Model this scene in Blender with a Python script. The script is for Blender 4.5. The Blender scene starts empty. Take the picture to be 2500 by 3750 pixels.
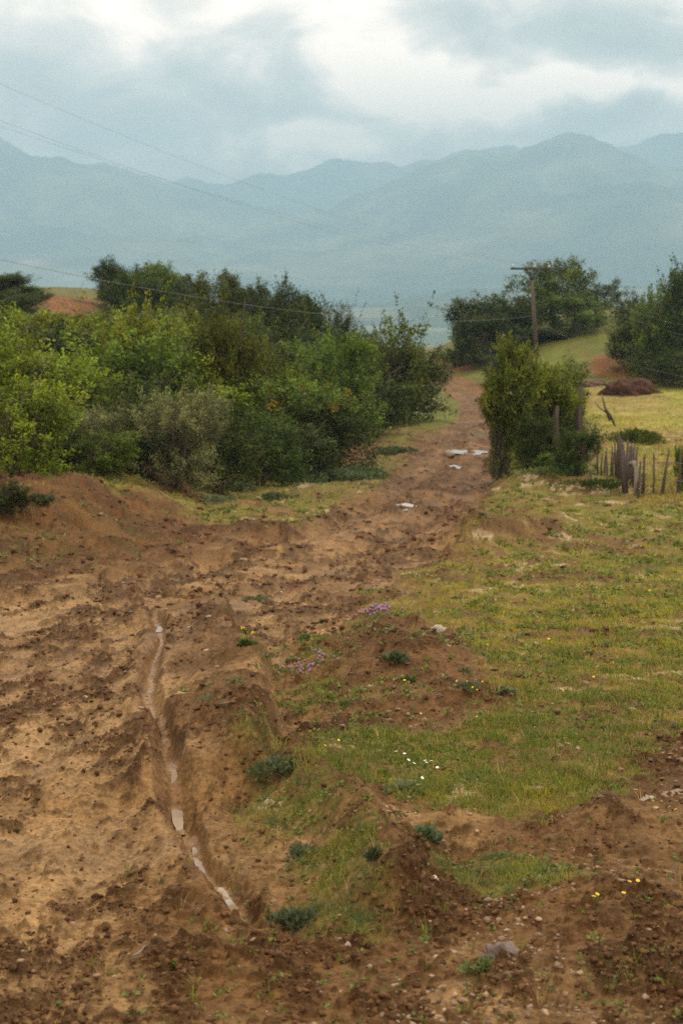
import bpy, math, random
import numpy as np
from mathutils import Matrix, Vector

# ------------------------------------------------------------------ camera, world, sun
SC = bpy.context.scene
R = math.radians
F = 5729.0                       # focal length in photograph pixels (2500 x 3750)
PITCH = R(7.9)
CAMZ = 1.7
SP, CP = math.sin(PITCH), math.cos(PITCH)

cam_d = bpy.data.cameras.new('camera')
cam = bpy.data.objects.new('camera', cam_d)
SC.collection.objects.link(cam)
cam.location = (0, 0, CAMZ)
cam.rotation_euler = (math.pi / 2 - PITCH, 0, 0)
cam_d.sensor_fit = 'VERTICAL'
cam_d.sensor_height = 36
cam_d.lens = 36 * F / 3750
cam_d.clip_start = 0.05
cam_d.clip_end = 60000
cam_d.dof.use_dof = True
cam_d.dof.focus_distance = 8.6
cam_d.dof.aperture_fstop = 4.8
SC.camera = cam
SC.render.engine = 'CYCLES'
SC.cycles.use_denoising = False
SC.cycles.max_bounces = 6
SC.cycles.diffuse_bounces = 3
SC.cycles.transmission_bounces = 4
SC.cycles.volume_bounces = 2
SC.cycles.transparent_max_bounces = 6
SC.view_settings.view_transform = 'Standard'
SC.view_settings.look = 'None'
SC.view_settings.exposure = 0.70
SC.view_settings.gamma = 1.0

SUN_EL, SUN_AZ = 50.0, 48.0      # azimuth clockwise from +Y (ahead of the camera, to the right)
sun_d = bpy.data.lights.new('sun', 'SUN')
sun_d.energy = 1.5
sun_d.angle = R(10)
sun_d.color = (1.0, 0.95, 0.86)
sun = bpy.data.objects.new('sun', sun_d)
SC.collection.objects.link(sun)
sv = Vector((math.sin(R(SUN_AZ)) * math.cos(R(SUN_EL)), math.cos(R(SUN_AZ)) * math.cos(R(SUN_EL)), math.sin(R(SUN_EL))))
sun.rotation_euler = (-sv).to_track_quat('-Z', 'Y').to_euler()


class NT:
    """small helper to write node trees"""
    def __init__(self, tree):
        self.t = tree
        self.n = tree.nodes
        self.l = tree.links

    def node(self, kind, **kw):
        n = self.n.new(kind)
        for k, v in kw.items():
            setattr(n, k, v)
        return n

    def put(self, sock, v):
        if isinstance(v, bpy.types.NodeSocket):
            self.l.new(v, sock)
        elif isinstance(v, (tuple, list)) and len(v) == 3 and sock.type == 'RGBA':
            sock.default_value = (*v, 1)
        else:
            sock.default_value = v

    def math(self, op, a, b=0.0, c=0.0, clamp=False):
        n = self.node('ShaderNodeMath', operation=op, use_clamp=clamp)
        self.put(n.inputs[0], a); self.put(n.inputs[1], b); self.put(n.inputs[2], c)
        return n.outputs[0]

    def mix(self, fac, a, b, blend='MIX'):
        n = self.node('ShaderNodeMix', data_type='RGBA', blend_type=blend)
        self.put(n.inputs[0], fac); self.put(n.inputs[6], a); self.put(n.inputs[7], b)
        return n.outputs[2]

    def noise(self, vec, scale, detail=4, rough=0.55, dist=0.0):
        n = self.node('ShaderNodeTexNoise')
        if vec is not None: self.put(n.inputs['Vector'], vec)
        n.inputs['Scale'].default_value = scale
        n.inputs['Detail'].default_value = detail
        n.inputs['Roughness'].default_value = rough
        n.inputs['Distortion'].default_value = dist
        return n.outputs['Fac']

    def ramp(self, fac, stops):
        n = self.node('ShaderNodeValToRGB')
        cr = n.color_ramp
        while len(cr.elements) < len(stops): cr.elements.new(0.5)
        for e, (p, c) in zip(cr.elements, stops):
            e.position = p
            e.color = (c, c, c, 1) if isinstance(c, (int, float)) else (*c, 1)
        self.put(n.inputs[0], fac)
        return n.outputs[0]

    def smooth(self, v, lo, hi, a=0.0, b=1.0):
        n = self.node('ShaderNodeMapRange', interpolation_type='SMOOTHSTEP')
        self.put(n.inputs[0], v)
        for i, x in enumerate((lo, hi, a, b)): n.inputs[i + 1].default_value = x
        return n.outputs[0]


def build_world():
    w = bpy.data.worlds.new('World')
    SC.world = w
    w.use_nodes = True
    w.node_tree.nodes.clear()
    t = NT(w.node_tree)
    out = t.node('ShaderNodeOutputWorld')
    bg = t.node('ShaderNodeBackground')
    t.l.new(bg.outputs[0], out.inputs[0])
    sky = t.node('ShaderNodeTexSky', sky_type='NISHITA', sun_disc=False)
    sky.sun_elevation = R(SUN_EL)
    sky.sun_rotation = R(SUN_AZ)
    sky.air_density = 1.2
    sky.dust_density = 3.0
    tc = t.node('ShaderNodeTexCoord')
    sep = t.node('ShaderNodeSeparateXYZ')
    t.l.new(tc.outputs['Generated'], sep.inputs[0])
    X, Y, Z = sep.outputs
    az = t.math('ARCTAN2', X, Y)                       # 0 straight ahead, + to the right
    el = t.math('ARCSINE', Z)
    comb = t.node('ShaderNodeCombineXYZ')
    t.put(comb.inputs[0], t.math('MULTIPLY', az, 1.0))
    t.put(comb.inputs[1], t.math('MULTIPLY', el, 1.7))
    v = comb.outputs[0]
    # warp so that the cloud banks get ragged borders
    wn = t.node('ShaderNodeTexNoise')
    t.put(wn.inputs['Vector'], v)
    wn.inputs['Scale'].default_value = 14
    wn.inputs['Detail'].default_value = 5
    wn.inputs['Roughness'].default_value = 0.5
    ws = t.node('ShaderNodeSeparateXYZ')
    t.l.new(wn.outputs['Color'], ws.inputs[0])
    azw = t.math('ADD', az, t.math('MULTIPLY', t.math('SUBTRACT', ws.outputs[0], 0.5), 0.09))
    elw = t.math('ADD', el, t.math('MULTIPLY', t.math('SUBTRACT', ws.outputs[1], 0.5), 0.055))
    n1 = t.noise(v, 13, 8, 0.58, .6)
    n2 = t.noise(v, 3.1, 3, 0.5)
    val = t.math('ADD', t.math('MULTIPLY', t.math('SUBTRACT', n1, 0.5), 1.25),
                 t.math('MULTIPLY', t.math('SUBTRACT', n2, 0.5), 0.5))
    # cloud banks over the valley: centre and half-size in photograph pixels at this focal length, strength
    blobs = [(620, 60, 560, 130, .26), (1400, 290, 240, 110, .42), (1650, 400, 230, 110, .52), (1150, 545, 360, 60, .52),
             (2250, 345, 430, 60, .44), (2450, 70, 160, 70, .25), (60, 120, 130, 200, .10), (1290, 90, 150, 140, .28),
             (1900, 170, 480, 85, -.34), (250, 480, 330, 130, -.10), (850, 380, 230, 70, -.16), (560, 520, 220, 110, -.12),
             (1560, 560, 200, 50, -.25), (1950, 470, 330, 45, -.25), (120, 330, 180, 90, -.12)]
    for px, py, rx, ry, s in blobs:
        a0, e0 = (px - 1250) / F, (1080 - py) / F
        dx = t.math('DIVIDE', t.math('SUBTRACT', azw, a0), rx / F)
        dy = t.math('DIVIDE', t.math('SUBTRACT', elw, e0), ry / F)
        r2 = t.math('ADD', t.math('MULTIPLY', dx, dx), t.math('MULTIPLY', dy, dy))
        g = t.math('EXPONENT', t.math('MULTIPLY', r2, -0.8))
        val = t.math('MULTIPLY_ADD', g, s, val)
    val = t.math('ADD', val, 0.47)
    cloud = t.ramp(val, [(0.0, (1.12, 0.98, 0.84)), (0.32, (1.60, 1.38, 1.17)), (0.55, (2.55, 2.08, 1.72)), (0.85, (4.9, 3.75, 3.0))])
    skyc = t.mix(1.0, sky.outputs[0], (0.09, 0.09, 0.09), 'MULTIPLY')
    col = t.mix(0.95, skyc, cloud)
    t.l.new(col, bg.inputs[0])
    bg.inputs[1].default_value = WORLD_STRENGTH


WORLD_STRENGTH = 0.52
build_world()

# ------------------------------------------------------------------ numeric helpers
rng = np.random.default_rng(11)
random.seed(11)


def ss(a, b, x):
    t = np.clip((x - a) / (b - a), 0, 1)
    return t * t * (3 - 2 * t)


def hsh(i, j, s):
    h = (i.astype(np.int64) * 374761393 + j.astype(np.int64) * 668265263 + s * 1274126177) & 0xFFFFFFFF
    h = ((h ^ (h >> 13)) * 1274126177) & 0xFFFFFFFF
    h = ((h ^ (h >> 15)) * 2246822519) & 0xFFFFFFFF
    h = h ^ (h >> 16)
    return (h & 0xFFFFFF) / float(0x1000000)


def vn(x, y, s=0):
    xi, yi = np.floor(x), np.floor(y)
    fx, fy = x - xi, y - yi
    fx = fx * fx * fx * (fx * (fx * 6 - 15) + 10)
    fy = fy * fy * fy * (fy * (fy * 6 - 15) + 10)
    a, b = hsh(xi, yi, s), hsh(xi + 1, yi, s)
    c, d = hsh(xi, yi + 1, s), hsh(xi + 1, yi + 1, s)
    return (a + (b - a) * fx) * (1 - fy) + (c + (d - c) * fx) * fy


def fbm(x, y, sc, octv=4, s=0, rough=0.5):
    """value noise in 0..1 with feature size sc (metres)"""
    v = 0; a = 1; tot = 0
    for k in range(octv):
        q = 2.03 ** k / sc
        v = v + a * vn(x * q + 17.3 * k + s, y * q - 9.1 * k, s + k)
        tot += a; a *= rough
    return v / tot


def clods(x, y, cell, dens, s):
    """height field of jittered lumps, one per cell; dens is an array 0..1; returns height in cell units"""
    xi, yi = np.floor(x / cell), np.floor(y / cell)
    out = np.zeros_like(x)
    for dx in (-1, 0, 1):
        for dy in (-1, 0, 1):
            cx, cy = xi + dx, yi + dy
            ok = hsh(cx, cy, s) < dens
            px = (cx + 0.15 + 0.7 * hsh(cx, cy, s + 1)) * cell
            py = (cy + 0.15 + 0.7 * hsh(cx, cy, s + 2)) * cell
            r = (0.22 + 0.38 * hsh(cx, cy, s + 3)) * cell
            an = hsh(cx, cy, s + 4) * 3.14
            ux, uy = x - px, y - py
            c_, s_ = np.cos(an), np.sin(an)
            d2 = ((ux * c_ + uy * s_) / r) ** 2 + ((-ux * s_ + uy * c_) / (r * 0.55)) ** 2
            h = np.where(ok, np.sqrt(np.clip(1 - d2, 0, 1)) * r, 0)
            out = np.maximum(out, h)
    return out


# ------------------------------------------------------------------ terrain: the lie of the land
EDGE_Y = [-30, 22, 28, 33, 41, 52, 64, 79, 100, 140]
EDGE_X = [-14, -9, -6.0, -4.6, -1.8, 0.2, 2.2, 4.6, 6.5, 9]


def macro(x, y):
    b = np.where(y > 0, -3.6 * np.tanh(0.025 * np.maximum(y, 0)), -0.08 * y)
    yy = np.clip(y, -30, 300)
    # wooded hillside on the left
    e = np.interp(yy, EDGE_Y, EDGE_X)
    q = e - x
    b = b + 5.6 * ss(0, 23, q) * ss(24, 62, y) * (1 - ss(95, 170, y)) * (1 - 0.55 * ss(28, 120, q))
    # bare earth bank on the left
    ft = np.interp(x, [-12, -5.5, -4.2, -3.2, -2.6, -2.3, -1.8], [15.5, 16.8, 18.0, 19.6, 22.0, 26.5, 33])
    b = b + 0.68 * ss(0, 6.5, y - ft) * ss(-1.9, -4.3, x) * (1 - 0.85 * ss(29, 40, y)) * (1 - 0.5 * ss(-7, -20, x))
    # knoll on the right, behind the meadow
    kx, ky = x - 20.0, y - 116
    b = b + 4.3 * np.exp(-(np.abs(kx) / 11.0) ** 2.8 - (np.abs(ky) / 24.0) ** 2.4)
    b = b + 3.2 * ss(20, 34, x - 0.05 * y) * ss(60, 105, y) * (1 - ss(150, 220, y))
    # bank where the track leaves the picture
    b = b + 0.9 * np.exp(-((x - 9.2) / 3.2) ** 2 - ((y - 112) / 9.0) ** 2)
    # far side: the land falls to the valley floor
    b = b - 46 * ss(122, 900, y) + 0.0 * x
    far = ss(400, 1500, y)
    b = b + far * (fbm(x, y, 900, 3, 5) - 0.5) * 26
    # broad lumps
    b = b + (fbm(x, y, 5.5, 3, 3) - 0.5) * 0.30 * ss(14, 40, y) * (1 - ss(300, 500, y))
    return b


def depth_of(y, z):
    return y * CP - (z - CAMZ) * SP


def project(x, y, z):
    d = depth_of(y, z)
    return 1250 + F * x / d, 1875 - F * ((z - CAMZ) * CP + y * SP) / d


def z_at(py, y):
    t = (1875 - py) / F
    return CAMZ + y * (t * CP - SP) / (CP + t * SP)


def x_at(px, y, z):
    return (px - 1250) / F * depth_of(y, z)


def ground_at(px, py, hf=macro, y1=135.0):
    """where the line of sight through a photograph pixel first meets the land"""
    ys = np.exp(np.linspace(np.log(2.5), np.log(y1), 4000))
    zs = z_at(py, ys)
    xs = x_at(px, ys, zs)
    g = hf(xs, ys) - zs
    k = int(np.argmax(g > 0))
    if g[k] <= 0: k = len(ys) - 1
    return float(xs[k]), float(ys[k])


def poly(pts):
    return np.array([ground_at(*p) for p in pts])


def sdist(x, y, P):
    """signed distance to polygon, inside positive"""
    d = np.full(x.shape, 1e9); inside = np.zeros(x.shape, bool)
    n = len(P)
    for i in range(n):
        ax, ay = P[i]; bx, by = P[(i + 1) % n]
        ex, ey = bx - ax, by - ay
        wx, wy = x - ax, y - ay
        t = np.clip((wx * ex + wy * ey) / (ex * ex + ey * ey + 1e-12), 0, 1)
        d = np.minimum(d, (wx - ex * t) ** 2 + (wy - ey * t) ** 2)
        c = (ay > y) != (by > y)
        with np.errstate(divide='ignore', invalid='ignore'):
            xx = (bx - ax) * (y - ay) / (by - ay if by != ay else 1e-9) + ax
        inside ^= c & (x < xx)
    d = np.sqrt(d)
    return np.where(inside, d, -d)


def ldist(x, y, P):
    """distance to polyline, signed offset to its right side (+) and arc parameter 0..1"""
    best = np.full(x.shape, 1e9); side = np.zeros(x.shape); par = np.zeros(x.shape)
    n = len(P) - 1
    for i in range(n):
        ax, ay = P[i]; bx, by = P[i + 1]
        ex, ey = bx - ax, by - ay
        L = math.hypot(ex, ey) + 1e-9
        wx, wy = x - ax, y - ay
        t = np.clip((wx * ex + wy * ey) / (L * L), 0, 1)
        dd = np.hypot(wx - ex * t, wy - ey * t)
        m = dd < best
        best = np.where(m, dd, best)
        side = np.where(m, np.sign((wx * ey - wy * ex) / L), side)
        par = np.where(m, (i + t) / n, par)
    return best, side, par


# zones of the ground (outlines fixed on the land)
Z = {
    'field': poly([(1700, 1950), (2000, 1900), (2640, 1850), (2640, 2700), (2420, 2740), (2300, 2850), (2080, 2960), (1900, 3000), (1750, 2960),
                   (1560, 2960), (1330, 2860), (1100, 2780), (1150, 2700), (1300, 2660), (1560, 2680), (1800, 2620), (1820, 2540), (1720, 2420),
                   (1640, 2330), (1350, 2230), (1200, 2150), (1400, 2080), (1650, 2060)]),
    'clump': poly([(860, 2840), (1000, 2790), (1170, 2810), (1200, 2950), (1330, 3060), (1400, 3250), (1390, 3440), (1200, 3440), (1060, 3340), (1090, 3220), (960, 3080), (900, 2950)]),
    'gully': poly([(1450, 3090), (1600, 3120), (1780, 3120), (2000, 3200), (2130, 3310), (1950, 3310), (1800, 3330), (1600, 3270), (1480, 3190)]),
    'strip': poly([(880, 2250), (1050, 2150), (1300, 2200), (1400, 2280), (1300, 2400), (1380, 2560), (1200, 2640), (1000, 2600), (930, 2450)]),
    'lverge': poly([(560, 1830), (1000, 1740), (1380, 1690), (1440, 1580), (1590, 1500), (1580, 1540), (1480, 1640), (1400, 1770), (1230, 1860), (1080, 1920), (800, 1930), (640, 1900)]),
    'rverge': poly([(1740, 1830), (1790, 1740), (1850, 1670), (1900, 1600), (2060, 1560), (2300, 1700), (2640, 1700), (2640, 1950), (1700, 1990), (1720, 1900)]),
    'meadow': poly([(2130, 1420), (2680, 1390), (2680, 1850), (2335, 1850), (2170, 1640)]),
    'banktop': poly([(130, 1720), (320, 1740), (600, 1790), (640, 1870), (560, 1870), (470, 1840), (330, 1800), (200, 1760)]),
    'mound': poly([(1120, 2330), (1300, 2250), (1520, 2270), (1680, 2340), (1800, 2480), (1900, 2580), (1700, 2640), (1500, 2660), (1250, 2600), (1150, 2480)]),
    'redleft': poly([(90, 1085), (360, 1100), (420, 1150), (300, 1190), (120, 1150)]),
    'redright': poly([(2160, 1300), (2330, 1310), (2400, 1370), (2380, 1400), (2200, 1370)]),
    'redbank': poly([(1605, 1312), (1740, 1300), (1770, 1350), (1640, 1372)]),
    'bankface': poly([(-200, 1800), (300, 1800), (560, 1880), (600, 2000), (300, 2080), (-200, 2100)]),
    'darkstrip': poly([(600, 2180), (850, 2190), (950, 2420), (980, 2650), (900, 2860), (720, 2860), (640, 2700), (610, 2450)]),
    'rslope': poly([(1860, 3000), (2050, 2960), (2250, 2860), (2640, 2750), (2640, 3900), (1900, 3900), (2050, 3500), (2130, 3330), (2050, 3230)]),
}
ROAD = np.array([ground_at(*p) for p in [(1632, 1392), (1700, 1425), (1770, 1470), (1790, 1530), (1715, 1620), (1645, 1740), (1530, 1850), (1380, 1980), (1050, 2080), (560, 2230)]]
                + [(-3.25, 10.0), (-3.1, 6.0), (-2.9, 3.0), (-2.7, 0.0), (-2.5, -10.0), (-2.5, -25.0)])
ROADW = np.array([1.2, 1.25, 1.25, 1.35, 1.6, 1.2, 1.3, 1.4, 1.6, 1.9, 2.65, 2.6, 2.5, 2.4, 2.3, 2.3])
RUT = poly([(560, 2235), (585, 2290), (592, 2350), (560, 2430), (545, 2530), (585, 2640), (615, 2760), (650, 2900), (720, 3040), (800, 3160), (880, 3290), (960, 3400)])
BERM = poly([(830, 2200), (860, 2330), (960, 2440), (985, 2620), (960, 2760), (1010, 2900)])
RIDGE = poly([(1010, 2800), (1110, 2880), (1230, 2960), (1330, 3060), (1430, 3230), (1480, 3400)])
FARRUT = poly([(1745, 1560), (1720, 1650), (1600, 1760), (1450, 1860), (1230, 1960), (1000, 2030), (760, 2130)])
_side = ground_at(0, 2120)

BUMPS = []     # (x, y, rx, ry, h)
for px, py, rx, ry, h in [(1500, 2420, .62, .85, .20), (1700, 2560, .40, .38, .10), (1290, 2380, .34, .5, .09),
                          (1690, 1990, .75, .9, .34), (1880, 1975, .85, .8, .30), (1960, 1925, .8, .9, .28), (1740, 2030, .5, .5, .16),
                          (960, 1960, .7, .9, .18), (1000, 2010, .5, .5, .12), (880, 1880, .8, .9, .2), (690, 1880, .7, .8, .22), (1180, 1800, .7, .8, .15),
                          (2000, 1780, 1.1, 1.2, .35), (1930, 1720, .9, 1.4, .3), (2150, 1800, 1.3, 1.0, .25),
                          (340, 1800, .5, .6, .14), (230, 1790, .9, .9, .12), (560, 1850, .5, .6, .16), (60, 1830, .8, .8, .14), (430, 1850, .35, .5, -.12), (120, 1900, .3, .6, -.1), (280, 1930, .3, .5, -.08), (620, 2020, .35, .5, .07),
                          (1420, 3260, .2, .42, .05), (1300, 3060, .2, .32, .04), (2330, 3050, .45, .35, .12), (2250, 3350, .5, .6, .10),
                          (2130, 3560, .25, .2, .05), (1860, 3620, .16, .12, .03),
                          (1600, 3110, .17, .17, -.24), (1540, 3140, .12, .12, -.10), (1640, 3020, .22, .10, .07), (2120, 2780, .3, .3, .05)]:
    x0, y0 = ground_at(px, py)
    BUMPS.append((x0, y0, rx, ry, h))


def road_d(x, y):
    d, sd, par = ldist(x, y, ROAD)
    w = np.interp(par * (len(ROADW) - 1), np.arange(len(ROADW)), ROADW)
    return d / w, w, sd, par


def zones(x, y):
    """grass cover 0..1, mud clod density 0..1 and helper masks"""
    n = fbm(x, y, 0.9, 5, 31, .62) - 0.5
    amp = np.clip(0.05 + 0.022 * y, 0.1, 1.6)
    rd, rw, rs, rp = road_d(x, y)
    rdn = rd + n * 0.7
    road = 1 - ss(0.85, 1.12, rdn)
    # ground left of the foreground track as well: the junction with the side track
    side = ss(-1.2, -2.6, x) * ss(26, 15, y)
    # foreground right boundary of the mud
    g = np.zeros_like(x)
    soft = np.clip(0.05 + 0.012 * y, 0.08, 1.2)

    def add(name, k, w=1.0, a=1.0):
        nonlocal g
        s = sdist(x, y, Z[name]) + n * amp * a * 3.6
        g = np.maximum(g, k * ss(-soft * w, soft * w, s))
        return s
    add('field', 1.0, 1, .7)
    add('clump', .78, 1, .4)
    add('gully', .78, 1, .4)
    add('strip', .42, 1, .5)
    add('lverge', .95, 1, .35)
    add('rverge', 1.0, 1, .5)
    add('meadow', 1.0)
    add('banktop', .95, 1, .6)
    add('bankface', .14, 1, .3)
    m = sdist(x, y, Z['mound'])
    g = g * (1 - 0.75 * ss(0, 0.2, m + n * 0.5))
    # everything beyond and beside the track is grown over
    q = np.interp(np.clip(y, -30, 140), EDGE_Y, EDGE_X) - x
    g = np.maximum(g, ss(-0.3, 1.2, q + n * 2) * ss(26, 33, y) * .85)
    g = np.maximum(g, ss(52, 60, y) * (1 - road) * .95)
    g = np.maximum(g, ss(0.236, 0.262, x / np.maximum(y, 1) + n * .02) * ss(5.5, 7.5, y + n * 3) * 0.95)
    bare = fbm(x, y, 0.55, 4, 71)
    bare2 = fbm(x, y, 2.2, 3, 72)
    g = g * (1 - 0.75 * ss(0.55, 0.66, bare * 0.6 + bare2 * 0.4)) * (1 - 0.65 * ss(.50, .60, fbm(x, y * .8, .17, 4, 73)))
    g = g * (1 - road * ss(0, 0.4, road))
    rl = ss(-0.5, 1.2, sdist(x, y, Z['redleft']) + n * 7)
    rr = ss(-0.6, 0.6, sdist(x, y, Z['redright']) + n * 5 + .5)
    rr = np.maximum(rr, ss(-.6, .6, sdist(x, y, Z['redbank']) + n * 3))
    g = g * (1 - np.maximum(rl, rr) * .85)
    g = np.maximum(g, ss(54, 62, y) * (1 - road) * (1 - .8 * np.maximum(rl, rr)) * (.75 + .25 * ss(.3, .5, n + .5)))
    g = np.where(y > 140, 1.0, g)
    return dict(grass=np.clip(g, 0, 1), road=road, rd=rd, rs=rs, rp=rp, side=side, n=n, mound=m, red=np.maximum(rl, rr), bare=bare, rw=rw)


def meso(x, y, zn=None):
    """medium relief: rut, berms, mounds"""
    if zn is None: zn = zones(x, y)
    h = np.zeros_like(x)
    for x0, y0, rx, ry, hh in BUMPS:
        r2 = ((x - x0) / rx) ** 2 + ((y - y0) / ry) ** 2
        h = h + hh * np.exp(-r2 * 1.3) * (0.75 + 0.5 * zn['bare'])
    near = 1 - ss(70, 100, y)
    bk = ss(17.5, 20, y) * (1 - ss(30, 36, y)) * ss(-1.9, -3.2, x)
    h = h + bk * (np.abs(fbm(x, y, 1.1, 5, 55, .6) - .5) * -.55 + .06)
    # the track is sunk a little
    h = h - 0.10 * zn['road'] * near * ss(3, 8, y)
    # raised strip between track and grass
    d, sd, par = ldist(x, y, BERM)
    wob = (fbm(x, y, 0.35, 3, 45) - 0.5) * 0.22
    sdn = d * sd + wob
    h = h + 0.27 * ss(-0.05, 0.09, sdn) * np.exp(-(np.maximum(sdn, 0) / 0.8) ** 2) * ss(0, .08, par) * (1 - ss(.93, 1, par))
    d, sd, par = ldist(x, y, RIDGE)
    h = h + 0.14 * np.exp(-(d / 0.17) ** 2) * (.6 + .8 * fbm(x, y, .2, 3, 57)) * ss(0, .1, par) * (1 - ss(.85, 1, par))
    # rut
    d, sd, par = ldist(x, y, RUT)
    wob = (fbm(x, y, 0.22, 3, 46) - 0.5) * 0.07
    o = d * sd + wob
    w = 0.055 + 0.012 * np.sin(par * 23)
    ends = ss(0, .05, par) * (1 - ss(.95, 1, par))
    rag = (fbm(x, y, .06, 3, 48) - .5) * .016
    oo = np.abs(o) + rag
    h = h - 0.085 * ends * (1 - ss(w * 0.55, w * np.where(o > 0, 1.7, 1.4), oo)) * (.75 + .5 * fbm(x, y, .5, 2, 49))
    h = h + 0.035 * ends * np.exp(-((o - 0.13) / 0.055) ** 2) * (0.3 + 1.4 * fbm(x, y, .12, 3, 47))
    h = h + 0.015 * ends * np.exp(-((o + 0.11) / 0.05) ** 2)
    h = h + ends * (1 - ss(.02, .05, np.abs(o))) * (fbm(x, y, .22, 3, 51) - .5) * .022 + ends * np.minimum(o * o * 6, .01) * (np.abs(o) < .06)
    # farther wheel ruts
    d, sd, par = ldist(x, y, FARRUT)
    o = d * sd + (zn['n']) * 0.5
    h = h - 0.09 * np.exp(-((o - 0.55) / 0.22) ** 2) - 0.09 * np.exp(-((o + 0.75) / 0.22) ** 2) + 0.04 * np.exp(-(o / 0.3) ** 2)
    h = h * near
    return h


def micro(x, y, zn):
    """lumps, clods and footprints; returns relief and a clod mask"""
    gr = zn['grass']
    mud = 1 - gr
    fade = lambda c: 1 - ss(14 * c * 10, 30 * c * 10, y)
    wx = x + (fbm(x, y, 0.09, 2, 91) - .5) * 0.05
    wy = y + (fbm(x, y, 0.09, 2, 92) - .5) * 0.05
    cl = fbm(x, y * .5, 0.6, 3, 61)
    churn = .12 + .88 * ss(0.40, 0.60, cl * .5 + fbm(x, y * .55, 0.17, 3, 66) * .5)
    churn = churn * (1 - 0.5 * gr)
    # quiet smoother lane left of the rut, churned elsewhere
    h = (fbm(x, y, 0.30, 4, 62) - 0.5) * 0.055 * (1 - ss(60, 90, y))
    h = h + (fbm(x, y, 0.06, 3, 63) - 0.5) * 0.016 * fade(.08)
    a = clods(wx, wy, 0.035, 0.12 + 0.55 * churn, 101) * fade(.07)
    b = clods(wx, wy, 0.075, 0.04 + 0.42 * churn, 111) * fade(.15)
    c = clods(wx, wy, 0.17, 0.02 + 0.22 * churn, 121) * fade(.4) * 0.45
    d = clods(wx, wy, 0.42, 0.05 + 0.25 * churn, 131) * ss(14, 24, y) * (1 - ss(75, 95, y)) * 0.5
    lat = zn['rd'] * zn['rw'] * zn['rs']; lon = zn['rp'] * 70
    st = fbm(lat, lon * .10, .16, 4, 181) - .5
    h = h + zn['road'] * st * .060 * (1 - ss(50, 80, y))
    dr, sr, pr_ = ldist(x, y, RUT)
    ro = dr * sr + (fbm(x, y, .5, 2, 183) - .5) * .12
    lane = np.maximum(ss(.06, .10, -ro) * (1 - ss(.26, .34, -ro)), ss(1.25, 1.35, -ro) * (1 - ss(1.6, 1.72, -ro)))
    lane = lane * ss(0, .04, pr_) * (1 - ss(.97, 1, pr_)) * (1 - gr)
    h = h - lane * .018 + lane * .006 * np.sin(pr_ * 520 + np.sin(ro * 40) * 1.5) * fbm(x, y, .25, 2, 184) * fade(.05)
    churn = churn * (1 - .85 * lane)
    q1 = fbm(wx, wy * .6, .09, 5, 141, .62); q2 = fbm(wx, wy * .5, .34, 5, 151, .60)
    q1 = q1 * .6 + .4 * fbm(wx, wy, .05, 4, 142, .6)
    th = .575 - .07 * churn
    r1 = ss(th, th + .028, q1) * (1 - ss(16, 30, y)) * (.35 + .65 * churn)
    r2 = ss(th - .01, th + .035, q2) * ss(9, 16, y) * (1 - ss(75, 95, y)) * (.5 + .5 * churn)
    lumpy = (fbm(x, y, .03, 3, 161) - .3) * fade(.06)
    h = h + mud * (r1 * (.007 + .014 * np.clip(q1 - th, 0, .3) / .15 + .010 * lumpy) + r2 * (.025 + .03 * q2))
    h = h - mud * .012 * ss(.6, .66, fbm(wx, wy, .13, 4, 171)) * fade(.2)
    k = np.maximum(np.maximum(a, b * 0.85), np.maximum(c, d * .8)) * (0.6 + 0.4 * mud)
    h = h + k * 0.85
    mask = np.clip(a / 0.012, 0, 1) * .6
    mask = np.maximum(mask, np.maximum(r1, r2 * .85) * (.75 + .25 * churn))
    mask = np.maximum(mask, np.clip(b / 0.02, 0, 1))
    mask = np.maximum(mask, np.clip(c / 0.02, 0, 1))
    mask = np.maximum(mask, np.clip(d / 0.06, 0, 1) * .9)
    d, sd, par = ldist(x, y, RUT)
    fl = 1 - .85 * (1 - ss(.03, .055, d)) * ss(.02, .08, par) * (1 - ss(.92, .98, par))
    return h * fl, mask * fl, churn


def height(x, y, full=False):
    x = np.asarray(x, float); y = np.asarray(y, float)
    zn = zones(x, y)
    mh, mask, churn = micro(x, y, zn)
    h = macro(x, y) + meso(x, y, zn) + mh
    if full: return h, zn, mask, churn
    return h


def H1(x, y):
    return float(height(np.array([x]), np.array([y]))[0])


def HS(x, y):   # without the small lumps
    x = np.array([x], float); y = np.array([y], float)
    return float((macro(x, y) + meso(x, y))[0])


# ------------------------------------------------------------------ linking helpers
COL = SC.collection


def link(o, parent=None):
    COL.objects.link(o)
    if parent is not None: o.parent = parent
    return o


def tag(o, label=None, cat=None, group=None, kind=None):
    if label: o['label'] = label
    if cat: o['category'] = cat
    if group: o['group'] = group
    if kind: o['kind'] = kind
    return o


def empty(name, loc=(0, 0, 0), rz=0.0):
    o = bpy.data.objects.new(name, None)
    o.location = loc
    o.rotation_euler = (0, 0, rz)
    o.empty_display_size = 0.1
    return link(o)


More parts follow.
